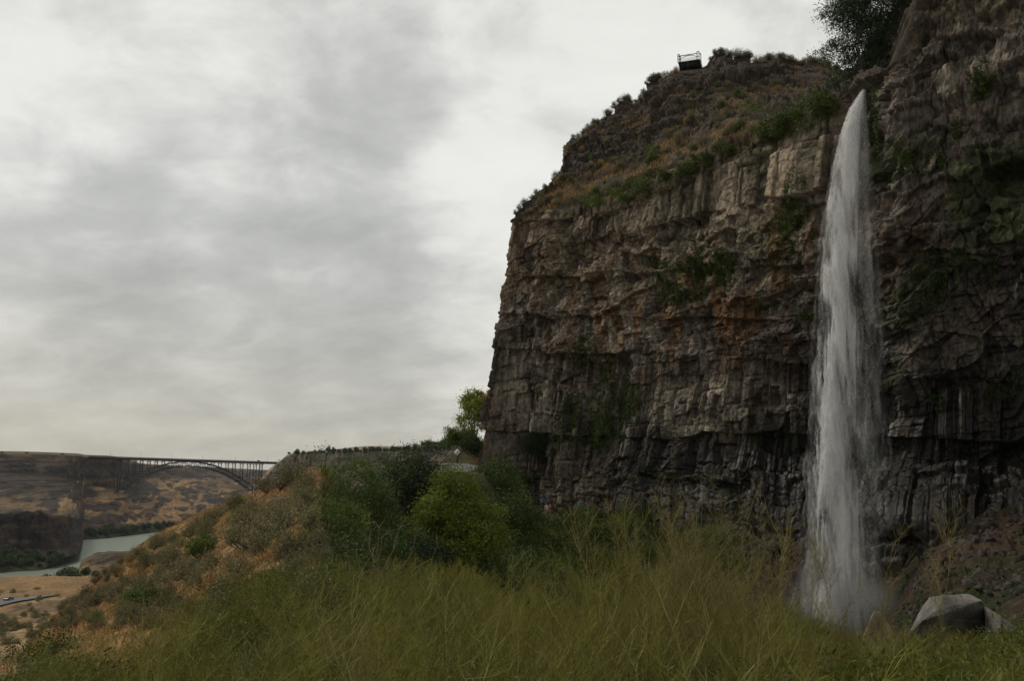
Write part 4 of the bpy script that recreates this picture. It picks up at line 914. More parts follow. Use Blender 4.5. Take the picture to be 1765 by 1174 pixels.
def wpts(n, D0, D1, x0, x1, keep=None): return scatter(n, x0, x1, D0, D1, keep or (lambda px, x, D: np.ones(len(x), bool)), R_)
noisy = lambda th, s: (lambda px, x, D: fbm(x*.35, D*.35, s, 3) > th)
foreL = lambda px, x, D: (px > 130+10*(D-6)) & (fbm(x*.35, D*.35, 5, 3) > .35)
fore = lambda px, x, D: (px > -100+26*(D-3)) & (fbm(x*.35, D*.35, 6, 3) > .3)
weeds('green_weeds', 'weed_green', np.concatenate([wpts(520, 2.0, 9, -150, 1950, fore), wpts(1050, 9, 21, 100, 1900, fore)]), WT, 'tall tangled green weeds filling the foreground')
weeds('tan_weeds', 'weed_tan', np.concatenate([wpts(100, 2.6, 9, 0, 1950, fore), wpts(190, 9, 24, 150, 1900, lambda px, x, D: fore(px, x, D) & (fbm(x*.25, D*.25, 8, 3) > .46))]), WT, 'dry straw-coloured weeds mixed through the foreground')
weeds('far_weeds', 'weed_green', wpts(1500, 20, 40, 420, 1560, lambda px, x, D: (px > 300+10*(D-10)) & (fbm(x*.3, D*.3, 9, 3) > .42)), WS, 'weeds thinning out down the slope of the hollow')
LW = []
for k in range(6):
    r = np.random.default_rng(1250+k); mb = MB(); n_l = 300; c_ = r.normal(size=(n_l, 3))*[.22, .22, .16]+[0, 0, .28]; leaves(mb, c_, .055, .016, r, None, up=.8); LW.append((np.concatenate(mb.V), np.concatenate(mb.A)))
pl_ = np.concatenate([wpts(700, 3.6, 9, -150, 1950, fore), wpts(1500, 9, 26, 60, 1950, fore)]); pl_ = pl_[standing(pl_, np.full(len(pl_), .5))]; mb = MB()
for i, p in enumerate(pl_):
    v_, t_ = LW[i % 6]; a0 = R_.uniform(0, 6.28); s0_ = R_.uniform(.7, 1.3); v_ = np.stack([v_[:, 0]*math.cos(a0)-v_[:, 1]*math.sin(a0), v_[:, 0]*math.sin(a0)+v_[:, 1]*math.cos(a0), v_[:, 2]], 1)*s0_+p; mb.add(v_, np.arange(len(v_)).reshape(-1, 4), np.clip(t_*.6+.4*R_.random(), 0, 1))
tag(mb.build('leafy_undergrowth', M['blade']), 'leafy green undergrowth between the foreground weeds', None, None, 'stuff')
WM = [weed_template(1320+k, 1.7+.12*(k % 4), 15, 3, .0036, .8) for k in range(7)]
weeds('feathery_weeds', 'weed_green', wpts(340, 5.5, 15, 330, 1450, lambda px, x, D: fbm(x*.4, D*.4, 12, 3) > .40), WM, 'taller feathery yellow-green weeds in the middle of the foreground')
weeds('feathery_dry_weeds', 'weed_tan', wpts(26, 6.5, 13, 1000, 1330), WM, 'taller feathery dry weeds right of the shrubs')
WL = [weed_template(1280+k, 1.5, 4+k % 3, 1, .0034, .75) for k in range(6)]
weeds('pale_stalks', 'weed_pale', np.concatenate([wpts(60, 3., 6, -150, 1950, fore), wpts(200, 6, 16, 60, 1900, fore)]), WL, 'long pale arching weed stalks standing out of the foreground weeds')
tall = [(1055, 8.), (1075, 7.6), (1090, 7.2), (1100, 8), (1110, 6.9), (1122, 7.6), (1135, 7.4), (1158, 6.3), (1165, 6.8), (1178, 7.2), (1190, 7.), (1205, 7.4), (1222, 7.8), (1290, 7.8), (1305, 7.2), (1318, 7.6), (1335, 8.2), (1150, 7.6), (1030, 8.5), (1360, 8.6), (1440, 9.5), (1480, 9), (1585, 9), (1250, 8.4), (1212, 8.2)]
tp = np.array([at_ground(px, D) for px, D in tall]); 
for i, p in enumerate(tp):
    a, b, ra, rb = WB[i % 5]; mb = MB(); th = R_.uniform(0, 6.28); c_, s_ = math.cos(th), math.sin(th); Rm = np.array([[c_, -s_, 0], [s_, c_, 0], [0, 0, 1]])*R_.uniform(.85, 1.1)
    seg_mesh(mb, a@Rm.T, b@Rm.T, ra*.8, rb*.8, R_.random(len(a))); o = mb.build('dry_weed_stalk', M['weed_tan']); o.location = tuple(p)
    tag(o, 'tall branching dry weed stalk rising above the green weeds', 'weed', 'tall dry weed stalks above the foreground')
# bare dead bush in front of the dark shrubs
mb = MB(); r = np.random.default_rng(71); p = at_ground(655, 17); p[2] = P(655, 1010, 17)[2]-.5
for k in range(8):
    tip = P(590+22*k+r.uniform(-12, 12), 905+r.uniform(0, 30)+abs(k-3.5)*3, 17+r.uniform(-.6, .6))-p; lp = limb(mb, r.normal(size=3)*.06*[1, 1, 0], tip, .016, .004, r, 8, .07, 4)
    for _ in range(7): s0 = lp[r.integers(2, 8)]; limb(mb, s0, s0+np.array([r.normal()*.22, r.normal()*.2, r.uniform(.05, .35)]), .006, .002, r, 4, .1, 3)
o = mb.build('dead_bush', M['twig']); o.location = tuple(p); tag(o, 'bare dead bush with upright dry branches in front of the dark shrubs', 'dead bush')
# grass blades under the weeds
g1_ = np.concatenate([wpts(26000, 2.2, 10, -200, 2000, fore), wpts(45000, 10, 30, 60, 1950, fore)])
g1_ = g1_[standing(g1_, np.full(len(g1_), .35))]; mb = MB(); blades(mb, g1_, .26, .007+.0007*g1_[:, 1], R_, .4); tag(mb.build('green_grass', M['blade']), 'long green grass under the foreground weeds', None, None, 'stuff')
g2_ = wpts(30000, 28, 75, 560, 1700, lambda px, x, D: (fbm(x*.3, D*.3, 19, 3) > .45) & (px < 1480-8*(D-28)))
mb = MB(); blades(mb, g2_, .55, .05, R_, .4); tag(mb.build('hollow_grass', M['blade']), 'rank grass on the slopes of the hollow', None, None, 'stuff')
# green shrubs on the left edge of the foreground
for i in range(22):
    u_ = R_.random(); px = 572+85*u_*R_.uniform(.6, 1.4); D = R_.uniform(20, 45)
    p = at_ground(px, D); put_bush(BSH, 'crest_bush', p-[0, 0, .2], R_.uniform(.5, .85)*(.6+D/60), R_, 'green leafy bush on the shaded side of the dry hillside crest', 'bush', 'green bushes on the shaded side of the hillside')
g2_ = 0
for i, (px, py, D, s) in enumerate(((150, 1060, 15, 1.3), (185, 1085, 13, 1.2), (205, 1120, 11, 1.1), (110, 1050, 19, 1.1), (120, 1040, 26, 1.3), (60, 1110, 14, .9))):
    p = at_ground(px, D); put_bush(BSH, 'foreground_bush', p-[0, 0, .25*s], s*.62, R_, 'leafy green bush at the left edge of the foreground weeds', 'bush', 'leafy bushes at the left edge of the weeds', sz=.9)
# ================================================================ WATERFALL
wf = [(1490, 153, 94.4, 3.5, .25), (1484, 168, 93.4, 8, .4), (1476, 195, 92.6, 16, .8), (1471, 233, 91.8, 22, .9), (1465, 290, 91.2, 28, 1.2), (1459, 403, 90.6, 34, 1.5), (1455, 520, 90, 37, 1.7), (1453, 640, 89.6, 41, 1.9), (1451, 820, 88.9, 46, 2.2), (1449, 1000, 88.2, 51, 2.5), (1446, 1135, 87.2, 64, 3.0)]
wc = np.array([P(a, b, c) for a, b, c, _, _ in wf]); wr_ = np.array([[d*1.04*pxm(c), e_] for _, _, c, d, e_ in wf])
hgt = wc[0, 2]-wc[:, 2]; WL = hgt[-1]
def falls_at(h):
    c = pchip(hgt, wc, h); r_ = pchip(hgt, wr_, h); return c, r_
t = NT('falling_water'); ac = t.n('ShaderNodeAttribute', attribute_name='flow').outputs['Vector']
sp_ = t.n('ShaderNodeSeparateXYZ', {0: ac}).outputs
warp = t.noise(t.n('ShaderNodeCombineXYZ', {0: sp_[0], 1: sp_[1], 2: t.math('MULTIPLY', sp_[2], .05)}).outputs[0], 1.1, 3, .5)
zz1 = t.math('ADD', sp_[2], t.math('MULTIPLY', warp, 9.))
v1 = t.n('ShaderNodeCombineXYZ', {0: sp_[0], 1: sp_[1], 2: t.math('MULTIPLY', zz1, .15)}).outputs[0]
v2 = t.n('ShaderNodeCombineXYZ', {0: sp_[0], 1: sp_[1], 2: t.math('MULTIPLY', zz1, .55)}).outputs[0]
s1 = t.noise(v1, 1.15, 7, .62, .3); s2_ = t.noise(v2, 2.2, 8, .72, .5); s3 = t.noise(v1, .42, 3, .5)
lowf = t.mr(sp_[2], 4, 22)
st_ = t.n('ShaderNodeMix', {0: lowf, 2: s2_, 3: s1}).outputs[0]
st_ = t.math('ADD', st_, t.math('MULTIPLY', t.math('SUBTRACT', s3, .5), .8))
al = t.math('MULTIPLY', t.n('ShaderNodeMapRange', {0: t.math('ADD', st_, t.math('SUBTRACT', t.attr('dens'), .5)), 1: .50, 2: .82}, interpolation_type='SMOOTHSTEP').outputs[0], t.attr('amax'))
df = t.n('ShaderNodeBsdfDiffuse', {0: (.88, .87, .85, 1)}); tr = t.n('ShaderNodeBsdfTranslucent', {0: (.78, .78, .77, 1)})
wsh = t.n('ShaderNodeMixShader', {0: .4, 1: df, 2: tr}); tp_ = t.n('ShaderNodeBsdfTransparent')
M['fall'] = t.end(t.n('ShaderNodeMixShader', {0: al, 1: tp_, 2: wsh}))
wfe = empty('waterfall', P(1446, 1100, 87.2)); tag(wfe, 'tall narrow white waterfall dropping from the cliff rim in front of the wall', 'waterfall')
wo = np.array(wfe.location)
NS, NA, NH = 10, 64, 420
Vs = []; Fs = []; fl_ = []; de = []; am_ = []; off = 0
rr = np.random.default_rng(4)
hh_ = np.linspace(0, WL, NH)
for k in range(NS):
    f = (.22, .38, .54, .68, .82, .95, 1.08, 1.2, 1.18, 1.42)[k]; c, r_ = falls_at(hh_); th = np.linspace(0, 2*math.pi, NA, endpoint=False)
    u_ = hh_/WL; f2 = f*(1+.0*u_) if k < 6 else 1+(f-1)*sst(0, .5, u_)
    f2 = np.broadcast_to(f2, (NH,))
    sh = -.12*(1-f)*r_[:, 0]+.10*(f-.6)*r_[:, 0]*sst(.05, .6, u_)
    X_ = c[:, None, 0]+sh[:, None]+(r_[:, 0]*f2)[:, None]*np.cos(th); Y_ = c[:, None, 1]+(r_[:, 1]*f2)[:, None]*np.sin(th); Z_ = c[:, None, 2]+0*th
    nz_ = fbm(th[None, :]*3+k*9+0*Z_, Z_*.16+fbm(th[None, :]*2+0*Z_, 0*Z_, 6)*3, 600+k, 4)-.5; nf = fbm(th[None, :]*7+k*9+0*Z_, Z_*.9, 640+k, 3)-.5
    g_ = 1+(nz_*.5+nf*.24)*sst(-.02, .04, u_)[:, None]
    X_ = c[:, None, 0]+(X_-c[:, None, 0])*g_; Y_ = c[:, None, 1]+(Y_-c[:, None, 1])*g_
    Vk = np.stack([X_, Y_, Z_], -1)-wo
    i_ = np.arange(NH-1)[:, None]*NA; j_ = np.arange(NA)[None, :]; F_ = np.stack([i_+j_, i_+NA+j_, i_+NA+(j_+1) % NA, i_+(j_+1) % NA], -1).reshape(-1, 4)+off
    Vs.append(Vk.reshape(-1, 3)); Fs.append(F_); off += NH*NA
    side = np.cos(th)[None, :]; 
    fl_.append(np.stack([X_+k*.25, Y_*.3+k*.2, hh_[:, None]+0*X_], -1).reshape(-1, 3))
    d0 = (.75, .71, .67, .63, .60, .56, .50, .42, .72, .66)[k]; dd = d0-.13*sst(-.2, 1, side)*(2 < k < 8)-.05*u_[:, None]+.05*(1-sst(0, .25, u_))[:, None]+.10*np.exp(-((u_[:, None]-.97)/.05)**2)
    de.append((dd+0*X_).ravel()); am_.append(((.9, .85, .8, .72, .66, .58, .48, .34, .11, .07)[k]*(1-.25*u_[:, None])+0*X_).ravel())
me_ = mesh('body', np.concatenate(Vs), np.concatenate(Fs), M['fall'], {'dens': np.concatenate(de), 'amax': np.concatenate(am_)}, True)
a_ = me_.attributes.new('flow', 'FLOAT_VECTOR', 'POINT'); a_.data.foreach_set('vector', np.concatenate(fl_).astype(np.float32).ravel())
o = link('falling_water', me_, wfe)
# drops and streaks thrown clear of the main body
t = NT('water_drops'); M['drops'] = t.end(t.n('ShaderNodeMixShader', {0: .5, 1: t.n('ShaderNodeBsdfDiffuse', {0: (.72, .71, .70, 1)}), 2: t.n('ShaderNodeBsdfTranslucent', {0: (.72, .71, .70, 1)})}))
n = 6000; h_ = WL*rr.random(n)**1.3; c, r_ = falls_at(np.sort(h_)); h_ = np.sort(h_); th = rr.uniform(0, 2*math.pi, n); f = .9+abs(rr.normal(size=n))*.10
p = np.stack([c[:, 0]+r_[:, 0]*f*np.cos(th), c[:, 1]+r_[:, 1]*f*np.sin(th), c[:, 2]+rr.normal(size=n)*.3], 1)-wo
mb = MB(); L_ = .10+.30*(h_/WL); leaves(mb, p, L_, .022, rr, None, up=-9); o = mb.build('spray', M['drops'], wfe)
tag(o, None, None, None, 'stuff')
# mist over the pool
t = NT('mist'); co = t.n('ShaderNodeTexCoord').outputs['Object']; ln_ = t.n('ShaderNodeVectorMath', {0: co}, operation='LENGTH').outputs['Value']
dn = t.math('MULTIPLY', t.n('ShaderNodeMapRange', {0: ln_, 1: 1., 2: .1}, interpolation_type='SMOOTHSTEP').outputs[0], t.mr(t.noise(co, 2.2, 4), .35, .7))
pv = t.n('ShaderNodeVolumePrincipled', {'Color': (.8, .8, .8, 1), 'Density': t.math('MULTIPLY', dn, .42)}); t.t.links.new(pv.outputs[0], t.out.inputs[1]); M['mist'] = t.m
import bmesh
def ico(sub):
    bm = bmesh.new(); bmesh.ops.create_icosphere(bm, subdivisions=sub, radius=1); V = np.array([v.co[:] for v in bm.verts]); F = np.array([[v.index for v in f.verts]+[f.verts[0].index] for f in bm.faces]); F3 = F[:, :3]; bm.free(); return V, F3
iv, if_ = ico(3)
o = link('mist', mesh('mist', iv, if_, M['mist'], None, True)); o.location = tuple(P(1452, 1050, 86)); o.scale = (7.2, 6., 6.5); tag(o, 'thin mist around the foot of the waterfall', None, None, 'stuff')
pz = float(wc[-1, 2])+.3
# ================================================================ ROCKS
def hull(pts, seed=0, sub=4, amp=.05, name='rock', mat=None, rnd=.0):
    bm = bmesh.new()
    for p in pts: bm.verts.new(p)
    bmesh.ops.convex_hull(bm, input=bm.verts[:])
    for v in [v for v in bm.verts if not v.link_faces]: bm.verts.remove(v)
    bmesh.ops.triangulate(bm, faces=bm.faces[:])
    bmesh.ops.bevel(bm, geom=bm.edges[:], offset=.02, segments=1, affect='EDGES') if rnd == 0 else None
    bmesh.ops.triangulate(bm, faces=bm.faces[:])
    for _ in range(sub):
        es = [e for e in bm.edges if e.calc_length() > .12]
        if len(bm.faces) > 30000 or not es: break
        bmesh.ops.subdivide_edges(bm, edges=es, cuts=1); bmesh.ops.triangulate(bm, faces=[f for f in bm.faces if len(f.verts) > 3])
    bm.normal_update(); V = np.array([v.co[:] for v in bm.verts]); N_ = np.array([v.normal[:] for v in bm.verts])
    if rnd: 
        c_ = V.mean(0)
    V = V+N_*amp*((fbm(V[:, 0]*1.3+seed+V[:, 1], V[:, 2]*1.3+V[:, 1]*.5, seed, 5)-.5)*2+.5*(fbm(V[:, 0]*6+V[:, 1]*3, V[:, 2]*6, seed+1, 3)-.5))[:, None]
    F = np.array([[v.index for v in f.verts] for f in bm.faces if len(f.verts) == 3]); bm.free(); return mesh(name, V, F, mat)
def rockm(name, a, b, c):
    t = NT(name); co = t.n('ShaderNodeTexCoord').outputs['Object']; n_a = t.noise(co, 1.2, 8, .65); n_b = t.noise(co, 14., 6, .7)
    c_ = t.ramp(n_a, [(.35, a), (.5, b), (.68, c)]); c_ = t.mix(1., c_, t.ramp(n_b, [(.3, (.6, .6, .6)), (.7, (1.3, 1.3, 1.3))]), 'MULTIPLY')
    return t.end(t.n('ShaderNodeBsdfPrincipled', {'Base Color': c_, 'Roughness': .85, 'Normal': t.n('ShaderNodeBump', {'Height': t.math('ADD', n_a, t.math('MULTIPLY', n_b, .4)), 'Strength': .8, 'Distance': .08})}))
M['grey_rock'] = rockm('grey_boulder', (.055, .049, .042), (.125, .113, .097), (.22, .20, .17))
M['tan_rock'] = rockm('tan_boulder', (.10, .075, .045), (.20, .15, .085), (.32, .27, .17))
M['brown_rock'] = rockm('brown_boulder', (.07, .045, .028), (.13, .085, .05), (.2, .13, .075))
def rock_from(pts, name, mat, label, cat='boulder', group=None, seed=1, amp=.05):
    q = np.array([P(*p) for p in pts]); b = np.array([q[:, 0].mean(), q[:, 1].mean(), q[:, 2].min()])
    o = link(name, hull(q-b, seed, 5, amp, name, M[mat])); o.location = tuple(b); tag(o, label, cat, group); return o
rock_from([(1601, 1029, 30.6), (1626, 1027, 29.7), (1617, 1050, 29.2), (1588, 1072, 29.0), (1562, 1098, 29.4), (1556, 1130, 29.6), (1600, 1150, 30.8), (1668, 1024, 30.2), (1694, 1036, 29.4), (1718, 1070, 30.2), (1700, 1140, 31.2), (1600, 1040, 32.5), (1680, 1030, 32.6), (1560, 1120, 32), (1720, 1080, 32.8), (1720, 1150, 32)], 'boulder', 'grey_rock', 'big faceted grey boulder at the lower right with a pale left face', seed=3)
rock_from([(1697, 1046, 29.3), (1725, 1062, 28.9), (1757, 1087, 28.8), (1745, 1096, 28.7), (1722, 1084, 28.6), (1700, 1150, 29.6), (1780, 1150, 30), (1765, 1100, 31), (1700, 1055, 31)], 'boulder', 'grey_rock', 'slanting grey slab leaning on the right side of the big boulder', seed=4)
rock_from([(1507, 1053, 27), (1517, 1056, 27.2), (1496, 1078, 26.7), (1485, 1105, 26.6), (1530, 1075, 27.3), (1548, 1105, 27.4), (1500, 1130, 26.4), (1545, 1140, 27), (1510, 1060, 28.2), (1490, 1110, 28), (1550, 1120, 28)], 'boulder', 'tan_rock', 'pointed tan boulder left of the big grey boulder', seed=5)
hp = hit_ground(478, 880)
r = np.random.default_rng(8); q = r.normal(size=(40, 3)); q /= np.linalg.norm(q, axis=1, keepdims=True); q[:, 2] = q[:, 2]*.8
o = link('boulder', hull(q*np.array([.62, .5, .52]), 8, 4, .05, 'boulder', M['brown_rock'])); o.location = (hp[0], hp[1], hp[2]+.22); tag(o, 'rounded brown boulder on the dry grass slope among sagebrush', 'boulder')
RK = []; M['dark_rock'] = rockm('dark_fallen_rock', (.024, .019, .014), (.042, .033, .025), (.08, .065, .05))
for k in range(5):
    q = r.normal(size=(9, 3)); q /= np.linalg.norm(q, axis=1, keepdims=True); RK.append(hull(q*np.array([.6, .5, .4]), 20+k, 3, .06, 'fallen_rock', M['dark_rock']))
def near_ground(px, py, d0=20., d1=200.): return hit_ground(px, py, d0, d1)
for i, (px, py, s) in enumerate([(883, 884, 1.6), (872, 886, 1.1), (925, 903, 1.3), (1640, 938, 3.), (1655, 905, 1.6), (1700, 900, 1.4), (1590, 965, 1.5), (1620, 990, 1.2), (1690, 985, 1.4), (1730, 960, 1.3), (1560, 940, 1.6), (1670, 1000, 1.1), (1745, 905, 1.2), (1710, 935, 1.5), (1540, 930, 1.2), (1580, 1005, 1.1), (1330, 930, 1.3), (1250, 935, 1.5), (1180, 925, 1.4), (1360, 945, 1.2), (1755, 1010, 1.), (1640, 965, 1.), (1610, 930, 1.)]):
    p = near_ground(px, py)
    if p is None: continue
    o = link('fallen_rock', RK[i % 5]); o.location = tuple(p); o.rotation_euler = (r.uniform(-.3, .3), r.uniform(-.3, .3), r.uniform(0, 6)); s *= .7; o.scale = (s*r.uniform(.7, 1.2), s, s*.8)
    tag(o, 'big flat fallen block on the path under the right-hand wall' if i == 3 else 'fallen rock on the dark ground at the cliff foot', 'rock', None if i == 3 else 'fallen rocks at the cliff foot')

mb = MB(); n_r = 2200; px = r.uniform(1180, 1800, n_r*2); D = np.sqrt(r.uniform(30**2, 108**2, n_r*2)); x = (px-W0/2)/F0*D; kp = fbm(x*.25, D*.25, 930, 3) > .44; x, D = x[kp][:n_r], D[kp][:n_r]; zz3 = ground(x, D)
for i in range(len(x)):
    s = .10*math.exp(r.normal()*.6)+.0012*D[i]; q = r.uniform(-1, 1, size=(8, 3))*.5+np.array([(a, b, c) for a in (-1, 1) for b in (-1, 1) for c in (-1, 1)])*.8; mb.add(q*s*r.uniform(.6, 1.3, 3)+[x[i], D[i], zz3[i]], [[0, 2, 6, 4], [1, 5, 7, 3], [0, 1, 3, 2], [4, 6, 7, 5], [0, 4, 5, 1], [2, 3, 7, 6]], r.random())
tag(mb.build('rubble', M['dark_rock']), 'broken basalt rubble on the dark slope under the wall', None, None, 'stuff')
# ================================================================ BRIDGE
BL, BR = P(152, 787, 1640), P(490, 797.8, 1960); bv = BR-BL; BLn = np.linalg.norm(bv); bt = bv/BLn; bn_ = np.array([bt[1], -bt[0], 0]); bn_ /= np.linalg.norm(bn_)
if bn_[1] > 0: bn_ = -bn_
def deck_pt(s, off=0, dz=0): return BL+bv*s+bn_*off+np.array([0, 0, dz])
def s_of(px):
    ss_ = np.linspace(0, 1, 2000); x = proj(BL+bv*ss_[:, None])[0]; return float(np.interp(px, x, ss_))
be = empty('arch_bridge', BL); tag(be, 'long steel arch bridge spanning the canyon far off', 'bridge')
def bpart(name, fn, mat):
    mb = MB(); fn(mb)
    for k in range(len(mb.V)): mb.V[k] = mb.V[k]-BL
    return mb.build(name, M[mat], be)
def f(mb):
    for o_ in (0,): mb.bar(deck_pt(0, 0, -.6), deck_pt(1, 0, -.6), 20, 1.4)
bpart('deck', f, 'deckm')
def f(mb):
    for o_ in (-7, 7): mb.bar(deck_pt(0, o_, -2.9), deck_pt(1, o_, -2.9), 1.2, 3.2)
    for s in np.linspace(0, 1, 60): mb.bar(deck_pt(s, -9, -2.4), deck_pt(s, 9, -2.4), .8, 1.8)
bpart('girders', f, 'steel')
def f(mb):
    for o_ in (-9.8, 9.8):
        mb.bar(deck_pt(0, o_, 1.25), deck_pt(1, o_, 1.25), .35, .3); mb.bar(deck_pt(0, o_, .6), deck_pt(1, o_, .6), .3, .25)
        for s in np.linspace(0, 1, 150): mb.bar(deck_pt(s, o_, 0), deck_pt(s, o_, 1.3), .3)
bpart('railing', f, 'rail')
s0, s1 = s_of(203), s_of(434); Zs0, Zs1 = P(203, 845, 1690)[2], P(434, 842, 1910)[2]
def ribz(s, k):  # k = -1 lower chord, +1 upper chord
    u = (s-s0)/(s1-s0); zd = (BL+bv*s)[2]; base_ = Zs0+(Zs1-Zs0)*u; top_ = (BL+bv*(s0+s1)/2)[2]-9.5
    mid = base_+(top_-(Zs0+Zs1)/2)*4*u*(1-u); return mid+k*(4.6+1.2*abs(2*u-1))
def f(mb):
    n = 30; sv = np.linspace(s0, s1, n+1)
    for o_ in (-6.5, 6.5):
        q = {k: [np.array([*deck_pt(s, o_)[:2], ribz(s, k)]) for s in sv] for k in (-1, 1)}
        for k in (-1, 1):
            for i in range(n): mb.bar(q[k][i], q[k][i+1], 1.5, 1.7)
        for i in range(n+1):
            mb.bar(q[-1][i], q[1][i], .8)
            if i < n: mb.bar(q[-1 if i % 2 else 1][i], q[1 if i % 2 else -1][i+1], .8)
    for i in range(0, n+1):
        s = sv[i]
        for k in (-1, 1): mb.bar([*deck_pt(s, -6.5)[:2], ribz(s, k)], [*deck_pt(s, 6.5)[:2], ribz(s, k)], .7)
        if i < n: mb.bar([*deck_pt(s, -6.5)[:2], ribz(s, -1)], [*deck_pt(sv[i+1], 6.5)[:2], ribz(sv[i+1], -1)], .6)
bpart('arch', f, 'steel')
bents = [s_of(x) for x in (208, 221, 233, 245, 257.5, 270, 282, 294, 306, 318.5, 331, 343, 355, 367, 379.5, 392, 404, 417, 429.5, 440, 450)]
for i, s in enumerate(bents):
    u = (s-s0)/(s1-s0); zt = deck_pt(s)[2]-4.3; zb = ribz(s, 1) if 0 < u < 1 else P(450, 852, 1920)[2]
    if i == 0: zb = Zs0
    if zt-zb < 1: continue
    for o_ in (-6.5, 6.5):
        w_ = 1.25 if 0 < i < 20 else 1.7
        def f(mb, o_=o_):
            a = np.array([*deck_pt(s, o_)[:2], zb]); b = np.array([*deck_pt(s, o_)[:2], zt]); mb.bar(a, b, w_)
            h_ = min(4., (zt-zb)*.6)
            for sg in (-1, 1): mb.bar(b-[0, 0, h_], b+bt*sg*4.5+[0, 0, .2], .7)
        bpart('column', f, 'steel')
    if zt-zb > 12:
        def f(mb):
            nz2 = max(1, int((zt-zb)/14)); zs = np.linspace(zb, zt, nz2+1)
            for j in range(nz2):
                mb.bar([*deck_pt(s, -6.5)[:2], zs[j]], [*deck_pt(s, 6.5)[:2], zs[j+1]], .5)
                if i == 20: mb.bar([*deck_pt(s, 6.5)[:2], zs[j]], [*deck_pt(s, -6.5)[:2], zs[j+1]], .5)
                mb.bar([*deck_pt(s, -6.5)[:2], zs[j]], [*deck_pt(s, 6.5)[:2], zs[j]], .6)
        bpart('bracing', f, 'steel')
for i, x in enumerate((187, 239, 292, 346, 402, 457)):
    s = s_of(x)
    def f(mb):
        a = deck_pt(s, 9.3, 0); mb.tube([a, a+[0, 0, 5], a+[0, 0, 10.5]], [.22, .18, .14], 6); mb.bar(a+[0, 0, 10.4], a+[0, 0, 10.8]-bn_*2.4, .22); mb.box(a+[0, 0, 10.7]-bn_*2.6, (.5, 1., .25))
    bpart('lamp_post', f, 'rail')
M['red_paint'] = plain('faded_red_paint', (.30, .09, .07), .5); M['pale_paint'] = plain('pale_paint', (.5, .48, .45), .5)
def truck(s, off, L, H, mat, label, name='truck'):
    e = empty(name, deck_pt(s, off, .1)); a = math.atan2(bt[1], bt[0]); e.rotation_euler = (0, 0, a); tag(e, label, name)
    mb = MB(); mb.box((-.12*L, 0, .9+H/2-.3), (L*.72, 2.4, H-.6)); mb.build('cargo_box', M[mat], e)
    mb = MB(); mb.box((L*.38, 0, 1.35), (L*.2, 2.2, 1.7), 0, .9); mb.build('cab', M['pale_paint'], e)
    for x in (-.35*L, -.2*L, .36*L):
        for y in (-1.05, 1.05): mb = MB(); mb.tube([(x, y-.15, .5), (x, y+.15, .5)], .5, 10); mb.build('wheel', M['rubber'], e)
truck(s_of(445), 3, 8, 3.2, 'red_paint', 'small reddish truck crossing the right end of the far bridge')
truck(s_of(195), -3, 6, 2.4, 'pale_paint', 'small pale van crossing the left end of the far bridge', 'van')

# ================================================================ OVERLOOK PLATFORM
pe0 = P(1190, 118, 148.5); pe = empty('viewing_platform', pe0); tag(pe, 'railed steel viewing platform jutting over the top of the cliff slope', 'platform')
def pp(px, py, D): return P(px, py, D)-pe0
def ppart(name, fn, mat): mb = MB(); fn(mb); return mb.build(name, M[mat], pe)
FD, BD = 147.2, 151.0
def f(mb):
    a, b = pp(1168.5, 106.5, FD), pp(1205, 101, FD); c, d_ = pp(1173, 107.5, BD), pp(1209, 103, BD)
    V = [a, b, d_, c]; V2 = [v-np.array([0, 0, .28]) for v in V]; mb.add(V+V2, [[0, 1, 2, 3], [7, 6, 5, 4], [0, 4, 5, 1], [1, 5, 6, 2], [2, 6, 7, 3], [3, 7, 4, 0]])
ppart('floor', f, 'rail')
def f(mb):
    V = [pp(1169.5, 109, FD+.15), pp(1205.5, 103.5, FD+.15), pp(1209, 105, BD), pp(1173, 110, BD)]; V2 = [pp(1172.5, 122, FD+1.6), pp(1207.5, 117, FD+1.6), pp(1211, 118, BD), pp(1175, 123, BD)]
    mb.add(V+V2, [[0, 1, 2, 3], [7, 6, 5, 4], [0, 4, 5, 1], [1, 5, 6, 2], [2, 6, 7, 3], [3, 7, 4, 0]])
    for u in np.linspace(0, 1, 5): mb.bar(V[0]+(V[1]-V[0])*u-[0, .06, 0], V2[0]+(V2[1]-V2[0])*u-[0, .06, 0], .1)
ppart('support_frame', f, 'steel')
for x, y0, y1 in ((1168.6, 93, 107), (1171, 93, 107), (1201.6, 88, 101.6), (1204.9, 88, 101.4)):
    ppart('post', lambda mb: mb.bar(pp(x, y1, FD), pp(x-.2, y0, FD), .13), 'rail')
for x, y0, y1 in ((1173, 95, 108), (1208, 91, 103)): ppart('post', lambda mb: mb.bar(pp(x, y1, BD-.1), pp(x-.2, y0, BD-.1), .13), 'rail')
def f(mb):
    mb.bar(pp(1171, 96, FD), pp(1202, 91.2, FD), .12); mb.bar(pp(1168.4, 93.4, FD), pp(1171.2, 93.1, FD), .1); mb.bar(pp(1201.4, 88.3, FD), pp(1205.2, 88, FD), .1)
    mb.bar(pp(1204.9, 91, FD), pp(1208, 93, BD-.1), .1); mb.bar(pp(1168.6, 96, FD), pp(1173, 97.5, BD-.1), .1); mb.bar(pp(1168.5, 102, FD), pp(1171, 101.7, FD), .08); mb.bar(pp(1202, 96.8, FD), pp(1205, 96.4, FD), .08)
ppart('top_rail', f, 'rail')
def f(mb):
    q = [pp(1171+31*u, 102-4.7*u*1.05-7.2*4*u*(1-u)*.62, FD) for u in np.linspace(0, 1, 15)]
    mb.tube(q, .055, 6)
ppart('arch_rail', f, 'rail')
